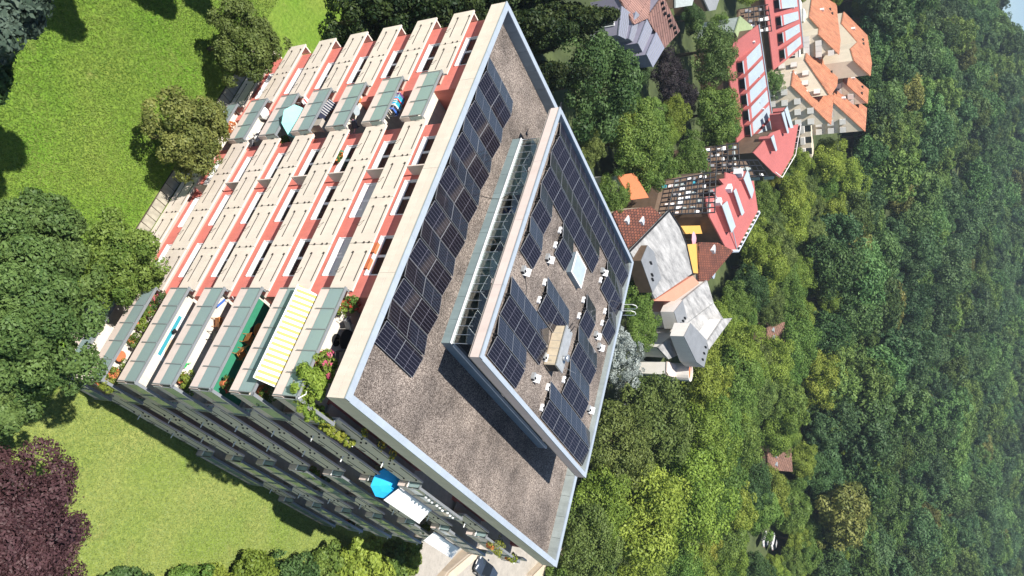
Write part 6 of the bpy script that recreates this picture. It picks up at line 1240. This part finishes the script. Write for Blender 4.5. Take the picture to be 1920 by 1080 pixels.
# lantern chain
root = empty('lantern_chain', (12.0, -.38, 16.8 + 1.42), 0, 'string of white paper lanterns along the top balcony rail of the shaded side', 'lights'); MB().tube([(0, 0, 0), (2, 0, -.08), (4.2, 0, 0)], .01, 4).build('cord', 'black', root)
ball = MB(); ball.tube([(0, 0, -.09), (0, 0, -.06), (0, 0, 0), (0, 0, .06), (0, 0, .09)], [.03, .075, .095, .075, .03], 10); bme = ball.mesh('lantern', 'fabric_white', True)
for i in range(9): inst('lantern', bme, (.3 + i * .45, -.03 * (i % 2), -.12 - .05 * (i % 3)), root)
# awnings (fixed to the block)
def awning(poly, m, label, bar, parent=B):
    a = MB().slab(poly, .03).build('awning', m, parent); a['label'] = label
    p, q = Vector(poly[2]), Vector(poly[3]); MB().tube([p, q], .045, 6).build('front_bar', bar, a)
    MB().tube([poly[0], poly[1]], .06, 6).build('roller', bar, a)
    for u in (.12, .88):
        s = Vector(poly[1]).lerp(Vector(poly[0]), u); t = p.lerp(q, u); MB().tube([s - Vector((0, 0, .15)), (s + t) / 2 - Vector((0, 0, .35)), t], .02, 5).build('folding_arm', 'white_paint', a)
awning([(-.04, .2, 16.62), (-.04, 5.32, 16.62), (-.82, 5.48, 15.75), (-.82, .28, 15.75)], 'awning_yellow', 'yellow and white striped awning over the corner balcony', 'fabric_white')
awning([(11.46, -.34, 16.75), (15.3, -.34, 16.75), (15.75, -1.1, 15.9), (11.6, -1.1, 15.9)], 'fabric_white', 'larger white awning on the shaded side', 'white_paint')
awning([(20.95, -.34, 13.8), (24.74, -.34, 13.8), (25.3, -.98, 13.15), (21.05, -.98, 13.15)], 'fabric_white', 'smaller white awning near the paved yard', 'white_paint')
parasol(76.4, 66.4, 8.0, 1.3, 2.6, 'fabric_pink', 'pink parasol on the yellow roof terrace between pergolas')

# ------------------------------------------------------------------ cars
def car(x, y, z, rz, paint, label):
    root = empty('parked_car', (x, y, z), rz, label, 'car')
    sec = [(-2.15, .72, .45, .62), (-2.05, .82, .30, .80), (-1.5, .88, .22, .95), (-.7, .90, .20, .98), (.5, .90, .20, .98), (1.3, .88, .22, .92), (1.95, .82, .28, .78), (2.15, .68, .40, .60)]
    v = []; f = []
    for (xx, hw__, z0, z1) in sec: v += [(xx, -hw__ * .9, z0), (xx, -hw__, (z0 + z1) / 2), (xx, -hw__ * .88, z1), (xx, hw__ * .88, z1), (xx, hw__, (z0 + z1) / 2), (xx, hw__ * .9, z0)]
    for i in range(len(sec) - 1):
        for k in range(6): f.append((i * 6 + k, i * 6 + (k + 1) % 6, (i + 1) * 6 + (k + 1) % 6, (i + 1) * 6 + k))
    f.append(tuple(range(6))); f.append(tuple(range(len(v) - 6, len(v))))
    body = MB().add(v, f).build('body', paint, root, True)
    gh = [(-1.95, .70, .90), (-1.35, .68, 1.42), (.25, .68, 1.46), (1.05, .74, .93)]; v = []; f = []
    for xx, hw__, zz in gh: v += [(xx, -hw__, zz), (xx, hw__, zz)]
    v += [(-1.95, -.80, .88), (-1.95, .80, .88), (1.05, -.80, .90), (1.05, .80, .90)]
    MB().add(v, [(0, 1, 3, 2), (2, 3, 5, 4), (4, 5, 7, 6), (0, 2, 4, 6, 10, 8), (1, 9, 11, 7, 5, 3)]).build('glasshouse', 'dark_glass', root)
    MB().add([(-1.30, -.64, 1.445), (.22, -.64, 1.485), (.22, .64, 1.485), (-1.30, .64, 1.445), (-1.30, -.64, 1.42), (.22, -.64, 1.46), (.22, .64, 1.46), (-1.30, .64, 1.42)], [(0, 1, 2, 3), (0, 4, 5, 1), (2, 6, 7, 3), (1, 5, 6, 2), (0, 3, 7, 4)]).build('roof', paint, root)
    for xx in (-1.35, 1.35):
        for yy in (-.80, .80):
            w_ = MB().tube([(xx, yy - .1, .32), (xx, yy + .1, .32)], .32, 14).build('wheel', 'tyre', root); MB().tube([(xx, yy - .115, .32), (xx, yy + .115, .32)], .2, 12).build('rim', 'silver', w_)
    for yy in (-.6, .6): MB().box(2.02, 2.12, yy - .16, yy + .16, .60, .72).build('headlight', 'white_paint', root); MB().box(-2.13, -2.05, yy - .14, yy + .14, .66, .76).build('tail_light', 'fabric_red', root)
    for yy in (-.98, .98): MB().box(.72, .9, yy - .08, yy + .08, .92, 1.04).build('wing_mirror', paint, root)
    MB().box(2.1, 2.17, -.26, .26, .42, .52).build('number_plate', 'white_paint', root)
car(51.5, 3.2, 1.3, math.radians(168), 'car_paint', 'dark blue-grey car parked on the yard behind the building, cut by the frame')
z = float(ter(168, 44.1)); car(168, 44.1, z, 1.0, 'car_white', 'white car in the clearing between the slope trees, left one'); z = float(ter(174, 45.5)); car(174, 45.5, z, 1.2, 'car_white', 'white car in the clearing between the slope trees, right one')
# lamp post and fence on the grass strip behind the block
lp = empty('lamp_post', (80.5, 22.6, float(ter(80.5, 22.6))), 0, 'white lamp post with blue lamp beside the grass strip', 'lamp'); MB().tube([(0, 0, 0), (0, 0, 4.2)], [.09, .06], 8).build('pole', 'white_paint', lp); MB().tube([(0, 0, 4.2), (0, 0, 4.6)], [.22, .30], 8).build('lamp_head', 'fabric_blue', lp)
fe = empty('railing', (73, 17, 0), 0, 'thin grey railing along the grass strip behind the block', 'fence')
for i in range(9): MB().tube([(i * .85, i * .62, 0), (i * .85, i * .62, 1.0)], .03, 5).build('post', 'silver', fe)
for h in (.5, 1.0): MB().tube([(0, 0, h), (6.8, 4.96, h)], .025, 5).build('bar', 'silver', fe)

# ------------------------------------------------------------------ the air over the valley
hz_c = C2 + 330 * F2
hb = MB(); hb.box(-420, 480, -470, 470, -3, 178)
hz = hb.build('haze', 'black'); hz.data.materials.clear()
hz.location = (float(hz_c[0]), float(hz_c[1]), 0); hz.rotation_euler = (0, 0, YAW)
hm = bpy.data.materials.new('haze_air'); hm.use_nodes = True; hn = hm.node_tree.nodes; hl = hm.node_tree.links
hn.remove(hn['Principled BSDF']); pv = hn.new('ShaderNodeVolumePrincipled'); pv.inputs['Color'].default_value = (0.72, 0.84, 1.0, 1); pv.inputs['Density'].default_value = 0.00018; pv.inputs['Anisotropy'].default_value = 0.2
hl.new(pv.outputs[0], hn['Material Output'].inputs['Volume']); hz.data.materials.append(hm)
tag(hz, 'thin bluish summer haze over the wooded valley', 'haze', None, 'stuff')
